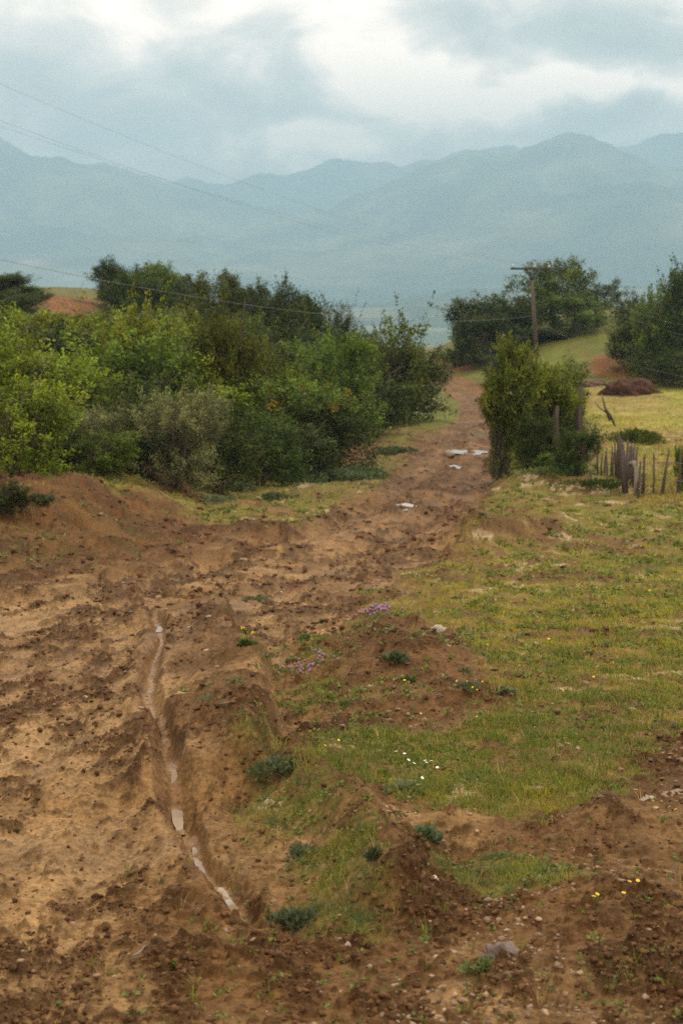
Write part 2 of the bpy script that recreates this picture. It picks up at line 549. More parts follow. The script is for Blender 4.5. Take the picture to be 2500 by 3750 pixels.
def np_mesh(name, V, quads=None, tris=None, col=None, smooth=False, mat=None, mats=None):
    me = bpy.data.meshes.new(name)
    V = np.asarray(V, np.float32)
    loops = []; starts = []; n = 0
    if quads is not None and len(quads):
        q = np.asarray(quads, np.int32)
        loops.append(q.ravel()); starts.append(np.arange(len(q)) * 4); n = q.size
    if tris is not None and len(tris):
        t = np.asarray(tris, np.int32)
        loops.append(t.ravel()); starts.append(n + np.arange(len(t)) * 3)
    loops = np.concatenate(loops).astype(np.int32); starts = np.concatenate(starts).astype(np.int32)
    me.vertices.add(len(V)); me.vertices.foreach_set('co', V.ravel())
    me.loops.add(len(loops)); me.loops.foreach_set('vertex_index', loops)
    me.polygons.add(len(starts)); me.polygons.foreach_set('loop_start', starts)
    if smooth: me.polygons.foreach_set('use_smooth', np.ones(len(starts), bool))
    me.update(calc_edges=True)
    if col is not None:
        c = np.ones((len(V), 4), np.float32); c[:, :np.asarray(col).shape[1]] = col
        a = me.color_attributes.new('Col', 'FLOAT_COLOR', 'POINT')
        a.data.foreach_set('color', c.ravel())
    if mat: me.materials.append(mat)
    return me


class MB:
    """collects tubes, boxes and blobs into one mesh"""
    def __init__(self):
        self.V = []; self.Q = []; self.T = []; self.C = []; self.n = 0

    def add(self, V, Q=(), T=(), c=None):
        V = np.asarray(V, float)
        self.V.append(V)
        if len(Q): self.Q.append(np.asarray(Q) + self.n)
        if len(T): self.T.append(np.asarray(T) + self.n)
        self.C.append(np.tile(np.array(c if c is not None else (1, 1, 1, 1.0), float)[:4], (len(V), 1)) if np.ndim(c) < 2 else np.asarray(c))
        self.n += len(V)

    def tube(self, pts, rad, n=7, c=None, wob=0.0, seed=0, cap=True):
        pts = np.asarray(pts, float); m = len(pts)
        rad = np.broadcast_to(np.asarray(rad, float), (m,))
        T = np.gradient(pts, axis=0); T /= np.linalg.norm(T, axis=1)[:, None] + 1e-9
        ref = np.array([0, 0, 1.0]) if abs(T[0][2]) < 0.9 else np.array([1.0, 0, 0])
        g = np.random.default_rng(seed)
        V = []
        for i in range(m):
            u = np.cross(T[i], ref); u /= np.linalg.norm(u) + 1e-9
            w = np.cross(T[i], u)
            a = np.arange(n) / n * 2 * np.pi
            r = rad[i] * (1 + wob * g.normal(size=n))
            V.append(pts[i] + np.outer(np.cos(a) * r, u) + np.outer(np.sin(a) * r, w))
        V = np.concatenate(V)
        i, j = np.meshgrid(np.arange(m - 1), np.arange(n), indexing='ij')
        a = i * n + j; b = i * n + (j + 1) % n
        Q = np.stack([a, b, b + n, a + n], -1).reshape(-1, 4)
        Tt = []
        if cap:
            V = np.concatenate([V, pts[:1], pts[-1:]])
            k = m * n
            Tt = [(k, (j + 1) % n, j) for j in range(n)] + [(k + 1, (m - 1) * n + j, (m - 1) * n + (j + 1) % n) for j in range(n)]
        self.add(V, Q, Tt, c)

    def box(self, c0, size, rot=None, c=None):
        s = np.asarray(size, float) / 2
        V = np.array([(x, y, z) for x in (-1, 1) for y in (-1, 1) for z in (-1, 1)], float) * s
        if rot is not None: V = V @ np.array(rot).T
        V = V + np.asarray(c0, float)
        self.add(V, [(0, 1, 3, 2), (4, 6, 7, 5), (0, 4, 5, 1), (2, 3, 7, 6), (0, 2, 6, 4), (1, 5, 7, 3)], (), c)

    def mesh(self, name, mat, smooth=False):
        return np_mesh(name, np.concatenate(self.V), np.concatenate(self.Q) if self.Q else None,
                       np.concatenate(self.T) if self.T else None, np.concatenate(self.C), smooth, mat)

    def build(self, name, mat, parent=None, smooth=False):
        return link(bpy.data.objects.new(name, self.mesh(name, mat, smooth)), parent)


def icosphere():
    t = (1 + 5 ** .5) / 2
    v = [(-1, t, 0), (1, t, 0), (-1, -t, 0), (1, -t, 0), (0, -1, t), (0, 1, t), (0, -1, -t), (0, 1, -t), (t, 0, -1), (t, 0, 1), (-t, 0, -1), (-t, 0, 1)]
    f = [(0, 11, 5), (0, 5, 1), (0, 1, 7), (0, 7, 10), (0, 10, 11), (1, 5, 9), (5, 11, 4), (11, 10, 2), (10, 7, 6), (7, 1, 8), (3, 9, 4), (3, 4, 2), (3, 2, 6), (3, 6, 8), (3, 8, 9), (4, 9, 5), (2, 4, 11), (6, 2, 10), (8, 6, 7), (9, 8, 1)]
    v = [np.array(p) / np.linalg.norm(p) for p in v]
    return v, f


def subdiv(v, f):
    v = list(v); mid = {}; out = []

    def m(a, b):
        k = (min(a, b), max(a, b))
        if k not in mid:
            p = v[a] + v[b]; v.append(p / np.linalg.norm(p)); mid[k] = len(v) - 1
        return mid[k]
    for a, b, c in f:
        x, y, z = m(a, b), m(b, c), m(c, a)
        out += [(a, x, z), (b, y, x), (c, z, y), (x, y, z)]
    return v, out


ICO0 = icosphere()
ICO1 = subdiv(*ICO0)
ICO2 = subdiv(*ICO1)
ICO3 = subdiv(*ICO2)


def n3(P, s, sc):
    x, y, z = P[:, 0] / sc, P[:, 1] / sc, P[:, 2] / sc
    return (vn(x + z * 1.7, y + 3.1 * s, s) + vn(y - z * 1.3, x + 5.7 * s, s + 9) + vn(z + x, z - y * 1.1, s + 5)) / 3 - 0.5


def lump(radii, seed, rough=0.35, ico=ICO2, sc=0.7):
    v, f = ico
    V = np.array(v)
    k = 1 + rough * 2 * n3(V, seed, sc) + rough * n3(V, seed + 3, sc * .4)
    return V * k[:, None] * np.array(radii), np.array(f)


# ------------------------------------------------------------------ materials
def material(name):
    m = bpy.data.materials.new(name)
    m.use_nodes = True
    m.node_tree.nodes.clear()
    t = NT(m.node_tree)
    out = t.node('ShaderNodeOutputMaterial')
    return m, t, out


def principled(t, out, col, rough=0.8, bump=None, bstr=0.3, bdist=0.02, spec=0.3):
    b = t.node('ShaderNodeBsdfPrincipled')
    t.put(b.inputs['Base Color'], col)
    t.put(b.inputs['Roughness'], rough)
    b.inputs['Specular IOR Level'].default_value = spec
    if bump is not None:
        bn = t.node('ShaderNodeBump')
        bn.inputs['Strength'].default_value = bstr
        bn.inputs['Distance'].default_value = bdist
        t.put(bn.inputs['Height'], bump)
        t.l.new(bn.outputs[0], b.inputs['Normal'])
    t.l.new(b.outputs[0], out.inputs[0])
    return b


def attr(t, name='Col'):
    return t.node('ShaderNodeVertexColor', layer_name=name).outputs


def pos(t):
    return t.node('ShaderNodeNewGeometry').outputs['Position']


def ground_material():
    m, t, out = material('earth_and_turf')
    a = attr(t)
    p = pos(t)
    n1 = t.noise(p, 38, 5, .65)
    n2 = t.noise(p, 7, 5, .6)
    n3_ = t.noise(p, 150, 2, .6)
    c = t.mix(1.0, a['Color'], t.ramp(n1, [(.30, .50), (.5, 1.0), (.70, 1.45)]), 'MULTIPLY')
    c = t.mix(1.0, c, t.ramp(n2, [(.3, .86), (.7, 1.15)]), 'MULTIPLY')
    h = t.math('ADD', t.math('MULTIPLY', n1, 1.0), t.math('MULTIPLY', n3_, 0.35))
    rough = t.math('ADD', t.math('MULTIPLY', a['Alpha'], 0.72), t.math('MULTIPLY', n2, 0.22), clamp=True)
    h = t.math('MULTIPLY', h, t.math('MULTIPLY', a['Alpha'], a['Alpha']))
    principled(t, out, c, rough, h, 0.9, 0.014, 0.12)
    return m


def attr_material(name, rough=0.85, bump_scale=60, bstr=.5, bdist=.01, lo=.7, hi=1.3, spec=.25):
    m, t, out = material(name)
    a = attr(t)
    tc = t.node('ShaderNodeTexCoord').outputs['Object']
    n = t.noise(tc, bump_scale, 4, .6)
    c = t.mix(1.0, a['Color'], t.ramp(n, [(.3, lo), (.7, hi)]), 'MULTIPLY')
    principled(t, out, c, rough, n, bstr, bdist, spec)
    return m


def leaf_material(name, col, trans=0.30, vary=0.45, rough=0.55):
    """thin leaf: colour from the material, varied per leaf and per plant"""
    m, t, out = material(name)
    a = attr(t)
    info = t.node('ShaderNodeObjectInfo')
    base = t.mix(1.0, col, a['Color'], 'MULTIPLY')
    hs = t.node('ShaderNodeHueSaturation')
    t.put(hs.inputs['Hue'], t.math('ADD', 0.485, t.math('MULTIPLY', info.outputs['Random'], 0.03)))
    t.put(hs.inputs['Value'], t.math('ADD', 1 - vary / 2, t.math('MULTIPLY', info.outputs['Random'], vary)))
    t.put(hs.inputs['Color'], base)
    c = hs.outputs[0]
    b = t.node('ShaderNodeBsdfPrincipled')
    t.put(b.inputs['Base Color'], c)
    b.inputs['Roughness'].default_value = rough
    b.inputs['Specular IOR Level'].default_value = 0.08
    tr = t.node('ShaderNodeBsdfTranslucent')
    t.put(tr.inputs[0], t.mix(1.0, c, (1.25, 1.2, 0.5), 'MULTIPLY'))
    mx = t.node('ShaderNodeMixShader')
    mx.inputs[0].default_value = trans
    t.l.new(b.outputs[0], mx.inputs[1]); t.l.new(tr.outputs[0], mx.inputs[2])
    t.l.new(mx.outputs[0], out.inputs[0])
    return m


def wood_material(name, c1, c2, sc=14):
    m, t, out = material(name)
    tc = t.node('ShaderNodeTexCoord').outputs['Object']
    mp = t.node('ShaderNodeMapping')
    t.put(mp.inputs['Vector'], tc)
    mp.inputs['Scale'].default_value = (1, 1, 0.12)
    n = t.noise(mp.outputs[0], sc, 5, .65)
    c = t.mix(t.ramp(n, [(.3, 0.0), (.7, 1.0)]), c1, c2)
    principled(t, out, c, .85, n, .6, .02, .2)
    return m


def plain_material(name, col, rough=.6, metal=0.0, vary=0.15, sc=20):
    m, t, out = material(name)
    tc = t.node('ShaderNodeTexCoord').outputs['Object']
    n = t.noise(tc, sc, 3, .6)
    c = t.mix(1.0, col, t.ramp(n, [(.3, 1 - vary), (.7, 1 + vary)]), 'MULTIPLY')
    b = principled(t, out, c, rough, None)
    b.inputs['Metallic'].default_value = metal
    return m


M = {}
M['ground'] = ground_material()
M['clod'] = attr_material('loose_earth', .9, 45, .7, .01, .65, 1.3, .15)
M['stone'] = attr_material('pebble_stone', .85, 30, .5, .01, .8, 1.2, .2)
M['grass'] = leaf_material('grass_blade', (1, 1, 1), .25, 0.0, .6)
M['lime'] = leaf_material('lime_leaf', (.130, .172, .022), .24)
M['fresh'] = leaf_material('fresh_leaf', (.110, .150, .024), .25)
M['mid'] = leaf_material('mid_leaf', (.076, .114, .018), .2)
M['dark'] = leaf_material('dark_leaf', (.042, .064, .015), .15)
M['grey'] = leaf_material('silver_leaf', (.150, .172, .095), .2)
M['olive'] = leaf_material('olive_leaf', (.072, .090, .012), .22)
M['weed'] = leaf_material('weed_leaf', (.125, .160, .055), .2)
M['blue'] = leaf_material('blue_leaf', (.095, .125, .066), .2)
M['bark'] = wood_material('bark', (.075, .055, .040), (.14, .11, .085))
M['weathered'] = wood_material('weathered_wood', (.048, .036, .028), (.125, .098, .078), 18)
M['pale_wood'] = wood_material('bleached_wood', (.15, .125, .10), (.26, .22, .18), 18)
M['pole'] = wood_material('pole_wood', (.07, .052, .04), (.13, .10, .08), 9)
M['metal'] = plain_material('dark_steel', (.06, .062, .065), .55, .6)
M['wire'] = plain_material('cable', (.22, .225, .23), .6, .2)
M['ceramic'] = plain_material('white_ceramic', (.45, .45, .43), .3)
M['yellow'] = plain_material('yellow_petal', (.75, .50, .02), .6)
M['white'] = plain_material('white_petal', (.78, .78, .72), .6)
M['purple'] = plain_material('purple_petal', (.27, .15, .24), .6)

# ------------------------------------------------------------------ the ground sheet
C_MUD = np.array([.250, .150, .061]); C_MUD2 = np.array([.198, .113, .043]); C_CLOD = np.array([.056, .027, .009])
C_RED = np.array([.112, .049, .016]); C_TURF = np.array([.175, .158, .032]); C_PALE = np.array([.40, .29, .18])


def build_ground():
    rows = [-25, -18, -12, -8, -5, -3, -1.5, -.5, .3, 1.0, 1.6, 2.1, 2.5, 2.8]
    y = 3.0
    while y < 118:
        rows.append(y)
        h = CAMZ + 3.6 * math.tanh(.025 * y)
        dh = 1.0 / (1564.0) * 0.6
        slope = h / y ** 2 - 0.09 / math.cosh(.025 * y) ** 2 / y
        y += min(dh / max(slope, 1e-4), 0.5)
    while y < 9000:
        rows.append(y); y *= 1.045
    rows = np.array(rows)
    inner = np.linspace(-0.245, 0.245, 701)
    outer = 0.245 + 0.004 * (np.exp(np.linspace(0, 1, 110)[1:] * 6.4) - 1)
    u = np.concatenate([-outer[::-1], inner, outer])
    XX = u[None, :] * (np.maximum(rows, 3.0)[:, None] + 0.0) + 0 * rows[:, None]
    YY = np.broadcast_to(rows[:, None], XX.shape)
    x = XX.ravel(); y = YY.ravel().copy()
    h, zn, mask, churn = height(x, y, True)
    V = np.stack([x, y, h], 1)
    # colour of the soil and turf itself
    f1 = fbm(x, y, 1.6, 4, 201)[:, None]; f2 = fbm(x, y, .35, 3, 202)[:, None]; f3 = fbm(x, y, 6, 3, 203)[:, None]
    c = C_MUD * (1 - ss(.4, .65, f1)) + C_MUD2 * ss(.4, .65, f1)
    c = c * (0.85 + 0.3 * f2)
    lo_ = fbm(zn['rd'] * zn['rw'] * zn['rs'], zn['rp'] * 7, .16, 4, 181)[:, None]
    c = c * (.88 + .24 * ss(.35, .65, lo_))
    # far part of the track is redder and browner
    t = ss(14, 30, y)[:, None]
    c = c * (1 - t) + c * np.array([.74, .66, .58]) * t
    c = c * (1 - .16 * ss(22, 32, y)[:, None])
    # loose soil off the track: darker brown
    off = np.clip(1 - zn['road'], 0, 1)[:, None] * (1 - ss(24, 30, y))[:, None]
    offc = np.array([.125, .065, .023]) * (.75 + .5 * f2)
    k = off * ss(.42, .58, f1 * .5 + f2 * .5 + 0.10)
    c = c * (1 - k) + offc * k
    dk = ss(-.1, .15, np.maximum(sdist(x, y, Z['darkstrip']), sdist(x, y, Z['rslope'])) + zn['n'] * .8)[:, None]
    dk = np.maximum(dk, ss(-.1, .15, zn['mound'] + zn['n'] * .6)[:, None] * .8)
    c = c * (1 - .62 * dk) + np.array([.108, .056, .020]) * (.6 + .8 * f2) * .62 * dk
    # left bank: reddish earth
    bank = (ss(-1.6, -3.2, x) * ss(17.0, 20.5, y - 0.6 * (x + 4) * 0 ) * (1 - ss(38, 45, y)))[:, None]
    kb = bank * np.clip(1.15 - zn['road'][:, None], 0, 1)
    c = c * (1 - kb) + C_RED * (.6 + .8 * f2) * kb
    # red bare patches
    kr = zn['red'][:, None]
    c = c * (1 - kr) + np.array([.20, .068, .024]) * (.5 + 1.0 * f2) * kr
    # clods are moist and dark
    mk = (mask * (0.50 + 0.40 * churn) * (1 - ss(60, 90, y)))[:, None]
    c = c * (1 - mk) + C_CLOD * (.75 + .5 * f2) * mk
    # turf below the blades
    g = zn['grass'][:, None]
    turf = C_TURF * (.7 + .6 * f1)
    turf = turf * (1 - ss(.45, .6, f3)) + np.array([.195, .130, .042]) * (.7 + .6 * f2) * ss(.45, .6, f3)
    mead = (ss(-.5, .5, sdist(x, y, Z['meadow'])) * ss(34, 40, y))[:, None]
    turf = turf * (1 - mead) + (np.array([.25, .24, .045]) * (1 - ss(.4, .6, f3)) + np.array([.27, .21, .06]) * ss(.4, .6, f3)) * (.6 + .8 * f1) * mead
    hl = (ss(-.5, 2, np.interp(np.clip(y, -30, 140), EDGE_Y, EDGE_X) - x) * ss(28, 34, y))[:, None]
    fg = ss(22, 42, y)[:, None]
    turf = turf * (1 - fg * (1 - mead)) + np.array([.125, .135, .026]) * (.5 + .9 * f1) * fg * (1 - mead)
    turf = turf * (1 - hl) + np.array([.11, .105, .03]) * (.7 + .6 * f2) * hl
    c = c * (1 - g) + turf * g
    # pale dried patches in the turf
    pp = (ss(.66, .72, fbm(x, y * .6, .5, 2, 205)) * ss(.5, .8, zn['grass']) * (y < 40) * .8)[:, None]
    c = c * (1 - pp) + C_PALE * pp
    # wet floor of the rut
    d, sd, par = ldist(x, y, RUT)
    wet = (1 - ss(.008, .035, d + (fbm(x, y, .05, 2, 50) - .5) * .03)) * ss(0, .06, par) * (1 - ss(.94, 1, par))
    wall = np.exp(-((d * sd - .075) / .035) ** 2) * ss(0, .06, par) * (1 - ss(.94, 1, par)) * .85  # right wall only: its shade is put into the soil colour
    c = c * (1 - wall[:, None]) + np.array([.15, .078, .033]) * wall[:, None]
    c = c * (1 - wet[:, None]) + np.array([.26, .15, .068]) * wet[:, None]
    # far valley floor: a patchwork of fields
    vv = ss(250, 600, y)[:, None]
    pat = vn(x / 160 + .3 * vn(x / 300, y / 500, 3), y / 420, 77)[:, None]
    val = np.array([.07, .095, .04]) * (1 - ss(.5, .56, pat)) + np.array([.15, .155, .075]) * ss(.48, .58, pat)
    c = c * (1 - vv) + val * vv
    rough = .98 - .52 * wet - .30 * zn['road'] * (1 - churn) * ss(.52, .62, fbm(x, y, .8, 3, 206)) - 0.1 * zn['road']
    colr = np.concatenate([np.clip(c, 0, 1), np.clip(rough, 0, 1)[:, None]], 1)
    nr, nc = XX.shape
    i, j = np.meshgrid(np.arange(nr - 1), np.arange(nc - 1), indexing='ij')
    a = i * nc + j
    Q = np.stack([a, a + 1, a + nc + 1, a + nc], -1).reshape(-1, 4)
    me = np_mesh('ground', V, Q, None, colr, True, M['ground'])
    return link(tag(bpy.data.objects.new('ground', me), 'muddy brown track and patchy turf running down into the valley', 'ground', kind='structure'))


build_ground()

# ------------------------------------------------------------------ mountains
def build_mountains():
    def prof(pts, D):
        p = np.array(pts, float)
        xs = (p[:, 0] - 1250) / F * D
        zs = np.array([z_at(q, D) for q in p[:, 1]])
        return xs, zs
    layers = [
        (9000, 2400, [(-2500, 300), (-900, 450), (0, 560), (500, 640), (850, 655), (1100, 610), (1250, 588), (1340, 592), (1450, 622), (1560, 600), (1700, 560), (2000, 540), (2210, 515), (2380, 486), (2460, 476), (2600, 485), (3300, 420), (5000, 500)]),
        (7200, 2600, [(-2500, 300), (-600, 380), (-150, 455), (0, 500), (80, 548), (190, 588), (330, 605), (395, 592), (450, 598), (560, 628), (700, 672), (900, 740), (1200, 830), (1500, 930), (1900, 1000), (2600, 1060), (5000, 1100)]),
        (6600, 2500, [(-2500, 1100), (200, 1080), (700, 960), (1000, 800), (1250, 720), (1500, 640), (1700, 575), (1860, 552), (1950, 520), (2050, 487), (2130, 500), (2200, 528), (2350, 590), (2600, 640), (3300, 500), (5000, 400)]),
        (3300, 1000, [(-2500, 1120), (0, 1100), (700, 1115), (1200, 1108), (1400, 1098), (1560, 1080), (1750, 1060), (1950, 1052), (2300, 1040), (2600, 1030), (3300, 1020), (5000, 1020)]),
    ]
    for k, (D, W, pts) in enumerate(layers):
        xs, zs = prof(pts, D)
        nx, ny = 420, 110
        X = np.linspace(-D * .6, D * .6, nx)
        T = np.linspace(-1, 0.35, ny)
        XX, TT = np.meshgrid(X, T)
        ridge = np.interp(XX, xs, zs) + (fbm(XX, XX * 0, 420, 7, 300 + k, .62) - .5) * (D * .019)
        spur = .75 - 1.7 * np.abs(fbm(XX + TT * W * .35, TT * W * .55, 1000 if D > 4000 else 500, 6, 310 + k, .55) - .5) * 2.2
        fall = np.where(TT < 0, np.clip(-TT, 0, 1), np.abs(TT) * 1.5)
        base = -60
        hgt = base + (ridge - base) * np.clip((1 - fall ** 0.9), 0, 1) * (1 - (0.45 * (spur - .3)) * ss(0, .35, fall))
        YY = D + TT * W
        V = np.stack([XX.ravel(), YY.ravel(), hgt.ravel()], 1)
        f = fbm(XX.ravel(), YY.ravel(), 500, 5, 320 + k)[:, None]
        f2_ = fbm(XX.ravel(), YY.ravel(), 160, 3, 330 + k)[:, None]
        c = np.array([.035, .06, .03]) * (1 - ss(.42, .62, f)) + np.array([.13, .14, .07]) * ss(.42, .62, f)
        c = c * (0.45 + 1.1 * f2_)
        if k == 3:
            c = np.array([.045, .07, .035]) * (1 - ss(.45, .55, f)) + np.array([.13, .13, .075]) * ss(.45, .55, f)
        if k == 1:   # pale quarry scar low on the left slope
            qx, qz = (270 - 1250) / F * 6000, -0
            s = .4 * np.exp(-((V[:, 0] - (-1010)) / 60) ** 2 - ((V[:, 2] - 110) / 14) ** 2)[:, None]
            c = c * (1 - s) + np.array([.7, .45, .38]) * s
        i, j = np.meshgrid(np.arange(ny - 1), np.arange(nx - 1), indexing='ij')
        a = i * nx + j
        Q = np.stack([a, a + 1, a + nx + 1, a + nx], -1).reshape(-1, 4)
        me = np_mesh('mountains' if D > 4000 else 'hills', V, Q, None, np.clip(c, 0, 1), True, M['mount'])
        o = bpy.data.objects.new('mountains' if D > 4000 else 'hills', me)
        link(tag(o, ['farthest mountain ridge touching the low clouds', 'blue mountain ridge falling away from the left', 'broad blue mountain with a rounded summit on the right', 'low hazy hills at the foot of the mountains'][k], 'mountain' if D > 4000 else 'hill', kind='structure'))


def mount_mat():
    m, t, out = material('wooded_mountain')
    a = attr(t)
    n = t.noise(pos(t), 0.006, 6, .6)
    c = t.mix(1.0, a['Color'], t.ramp(n, [(.35, .6), (.65, 1.4)]), 'MULTIPLY')
    principled(t, out, c, .95, None, spec=.05)
    return m


M['mount'] = mount_mat()
build_mountains()

# ------------------------------------------------------------------ haze over the valley
def build_haze():
    m, t, out = material('valley_haze')
    v = t.node('ShaderNodeVolumePrincipled')
    v.inputs['Color'].default_value = (*HAZE_COL, 1)
    v.inputs['Density'].default_value = HAZE_DENS
    v.inputs['Anisotropy'].default_value = 0.0
    t.l.new(v.outputs[0], out.inputs['Volume'])
    b = MB()
    b.box((0, 4800, (HAZE_TOP - 110) / 2), (18000, 10400, HAZE_TOP + 110))
    o = b.build('haze', m)
    tag(o, 'pale blue summer haze filling the valley', 'haze', kind='stuff')
    return o


HAZE_COL, HAZE_DENS, HAZE_TOP = (.44, .66, .83), 0.00028, 990
build_haze()

# ------------------------------------------------------------------ leaves, crowns
LEAFS = {
    'leaf': np.array([(0, 0, 0), (.33, .45, .06), (0, 1, 0), (-.33, .45, .06)]),
    'narrow': np.array([(0, 0, 0), (.17, .5, .05), (0, 1, 0), (-.17, .5, .05)]),
}


def leaves_mesh(P, D, size, shape, col, g, mat, name='crown', out=None):
    """P base points, D pointing directions; each leaf a folded rhombus"""
    n = len(P)
    D = D / (np.linalg.norm(D, axis=1)[:, None] + 1e-9)
    r = g.normal(size=(n, 3)) * .55 + np.array([0, 0, .9])
    if out is not None: r = r + out * .8
    U = np.cross(D, r); U /= np.linalg.norm(U, axis=1)[:, None] + 1e-9
    W = np.cross(U, D)
    L = LEAFS[shape]
    s = size[:, None, None]
    V = P[:, None, :] + s * (L[None, :, 0:1] * U[:, None, :] + L[None, :, 1:2] * D[:, None, :] + L[None, :, 2:3] * W[:, None, :])
    V = V.reshape(-1, 3)
    i = np.arange(n)[:, None] * 4
    T = np.concatenate([i + np.array([0, 1, 2]), i + np.array([0, 2, 3])])
    C = np.repeat(col, 4, axis=0)
    return np_mesh(name, V, None, T, C, False, mat)


def crown_proto(seed, kind, sprays, per, leaf, mat, shape='leaf', lift=0.5, slim=1.0, spray_len=.38, spread=.10, autumn=0.0, bottom=0.1, hollow=.55):
    """unit plant: about 1 wide (radius .5) and 1 high"""
    g = np.random.default_rng(seed)
    leaf = min(leaf * 1.15, .031); per = int(per * 1.15); sprays = int(sprays * .72); spread *= .95
    # main lobes
    nl = {'column': 8, 'tree': 17, 'vase': 16}.get(kind, 16)
    lobes = []
    for i in range(nl):
        a = g.uniform(0, 2 * np.pi); z = g.uniform(.22, .80)
        if kind == 'round': rr = .36 * math.sqrt(max(0.05, 1 - ((z - .45) / .6) ** 2))
        elif kind == 'column': rr = .16
        elif kind == 'tree': z = g.uniform(.24, .84); rr = .33 * math.sqrt(max(.05, 1 - ((z - .52) / .45) ** 2))
        elif kind == 'vase': z = .40 + .50 * (i / nl); rr = .12 + .26 * ss(.38, .66, z)
        else: rr = .27
        q = rr * math.sqrt(g.uniform(.25, 1.2))
        lobes.append((q * math.cos(a), q * math.sin(a), z, g.uniform(.10, .20)))
    if kind in ('round', 'mass'):
        lobes += [(0, 0, .3, .3), (.15, .10, .13, .2), (-.17, -.09, .14, .2), (0.07, -.19, .13, .2), (-.08, .18, .13, .2)]
    if kind == 'vase':
        lobes = [(-.14, 0, .87, .11), (-.02, .05, .78, .14), (.12, -.04, .70, .15), (.28, .02, .61, .13), (-.28, .03, .66, .12), (-.32, -.05, .52, .11), (.05, .14, .55, .17), (.04, -.15, .56, .17),
                 (.2, .05, .48, .13), (-.12, 0, .45, .14), (0, .02, .36, .11), (-.02, 0, .25, .08), (.02, 0, .12, .07), (.40, 0, .52, .09), (-.05, -.12, .70, .12)]
    lobes = np.array(lobes)
    P = []; D = []; S = []; C = []
    base = np.array([0, 0, .12 if kind != 'tree' else .3])
    tips = []
    for k in range(sprays):
        l = lobes[g.integers(len(lobes))]
        dr = g.normal(size=3); dr /= np.linalg.norm(dr)
        dr[2] = dr[2] * .8 + .15
        rad = l[3] * g.uniform(hollow, 1.0)
        p0 = l[:3] + dr * rad * np.array([1, 1, 1.0])
        if p0[2] < bottom * .4: p0[2] = g.uniform(bottom * .3, bottom * 1.6)
        out = p0 - base; out /= np.linalg.norm(out) + 1e-9
        d = out * .8 + dr * .5 + np.array([0, 0, lift]) + g.normal(size=3) * .25
        d /= np.linalg.norm(d)
        L = spray_len * g.uniform(.4, 1.0) * (.5 + .5 * (rad / l[3]))
        if g.random() < .15: L *= 1.9
        p1 = p0 + d * L * .6
        tips.append(p1)
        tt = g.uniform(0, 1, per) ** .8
        sp = spread * (1.05 - tt * .75)
        q = p0 + np.outer(tt, p1 - p0) + g.normal(size=(per, 3)) * sp[:, None] * .55
        q[:, 2] += 0.04 * tt * (1 - tt)
        P.append(q)
        D.append(d * .7 + g.normal(size=(per, 3)) * .75 + np.array([0, 0, -.1]))
        S.append(leaf * g.uniform(.6, 1.25, per))
        v = g.uniform(.48, 1.48)
        tint = np.array([v * g.uniform(.9, 1.12), v, v * g.uniform(.85, 1.1)])
        if g.random() < autumn: tint = np.array([2.0, .75, .5]) * v
        cc = tint[None, :] * g.uniform(.75, 1.3, (per, 1)) * (.72 + .62 * tt[:, None] * np.array([1.0, .85, .3]))  # lighter young tips; highlights and shaded darker bases also put into leaf colour
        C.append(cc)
    P = np.concatenate(P); D = np.concatenate(D); S = np.concatenate(S); C = np.concatenate(C)
    k = P[:, 2] > 0.0
    P, D, S, C = P[k], D[k], S[k], C[k]
    # normalise the extents
    rr = np.percentile(np.hypot(P[:, 0], P[:, 1]), 96)
    sc = .5 / rr; zz = 1 / np.percentile(P[:, 2], 99.6)
    P = P * np.array([sc * slim, sc * slim, zz])
    ov = P - np.array([0, 0, .42]); ov /= np.linalg.norm(ov, axis=1)[:, None] + 1e-6
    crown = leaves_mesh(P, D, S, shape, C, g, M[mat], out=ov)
    # trunk with limbs
    b = MB()
    tips = np.array(tips) * np.array([sc * slim, sc * slim, zz])
    top = .62 if kind != 'tree' else .7
    stems = 1 if kind in ('tree', 'column') else 4
    for s in range(stems):
        a = g.uniform(0, 6.28); e = np.array([.18 * math.cos(a), .18 * math.sin(a), top]) if stems > 1 else np.array([g.normal() * .04, g.normal() * .04, top])
        s0 = np.array([.03 * math.cos(a), .03 * math.sin(a), -.06]) if stems > 1 else np.array([0, 0, -.06])
        n = 6
        path = np.array([s0 + (e - s0) * q / (n - 1) + g.normal(size=3) * .012 * (0 < q < n - 1) for q in range(n)])
        r0 = .022 if stems > 1 else .032
        b.tube(path, np.linspace(r0, r0 * .3, n), 6)
        for q in range(10 if stems > 1 else 26):
            tp = tips[g.integers(len(tips))]
            st = path[g.integers(1 if stems > 1 else 2, n)]
            mid = (st + tp) / 2 + np.array([0, 0, -.03]) + g.normal(size=3) * .02
            tp = tp * (1.10 if q % 3 == 0 else 1.0)
            b.tube([st, mid, tp], [r0 * .35, r0 * .22, r0 * .08], 4)
    trunk = b.mesh('trunk', M['bark'])
    return crown, trunk


PROTO = {}
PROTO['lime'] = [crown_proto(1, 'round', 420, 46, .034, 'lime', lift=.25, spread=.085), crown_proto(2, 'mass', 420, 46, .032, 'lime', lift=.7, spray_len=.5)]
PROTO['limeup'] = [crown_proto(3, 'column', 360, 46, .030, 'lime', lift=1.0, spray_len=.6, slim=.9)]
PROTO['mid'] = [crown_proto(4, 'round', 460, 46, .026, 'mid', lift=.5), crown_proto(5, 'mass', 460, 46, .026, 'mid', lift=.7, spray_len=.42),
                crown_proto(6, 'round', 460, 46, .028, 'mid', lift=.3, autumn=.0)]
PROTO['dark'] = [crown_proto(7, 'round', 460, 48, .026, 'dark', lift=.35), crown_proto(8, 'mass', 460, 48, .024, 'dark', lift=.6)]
PROTO['grey'] = [crown_proto(9, 'round', 560, 50, .028, 'grey', shape='narrow', lift=.5, spray_len=.45, spread=.07)]
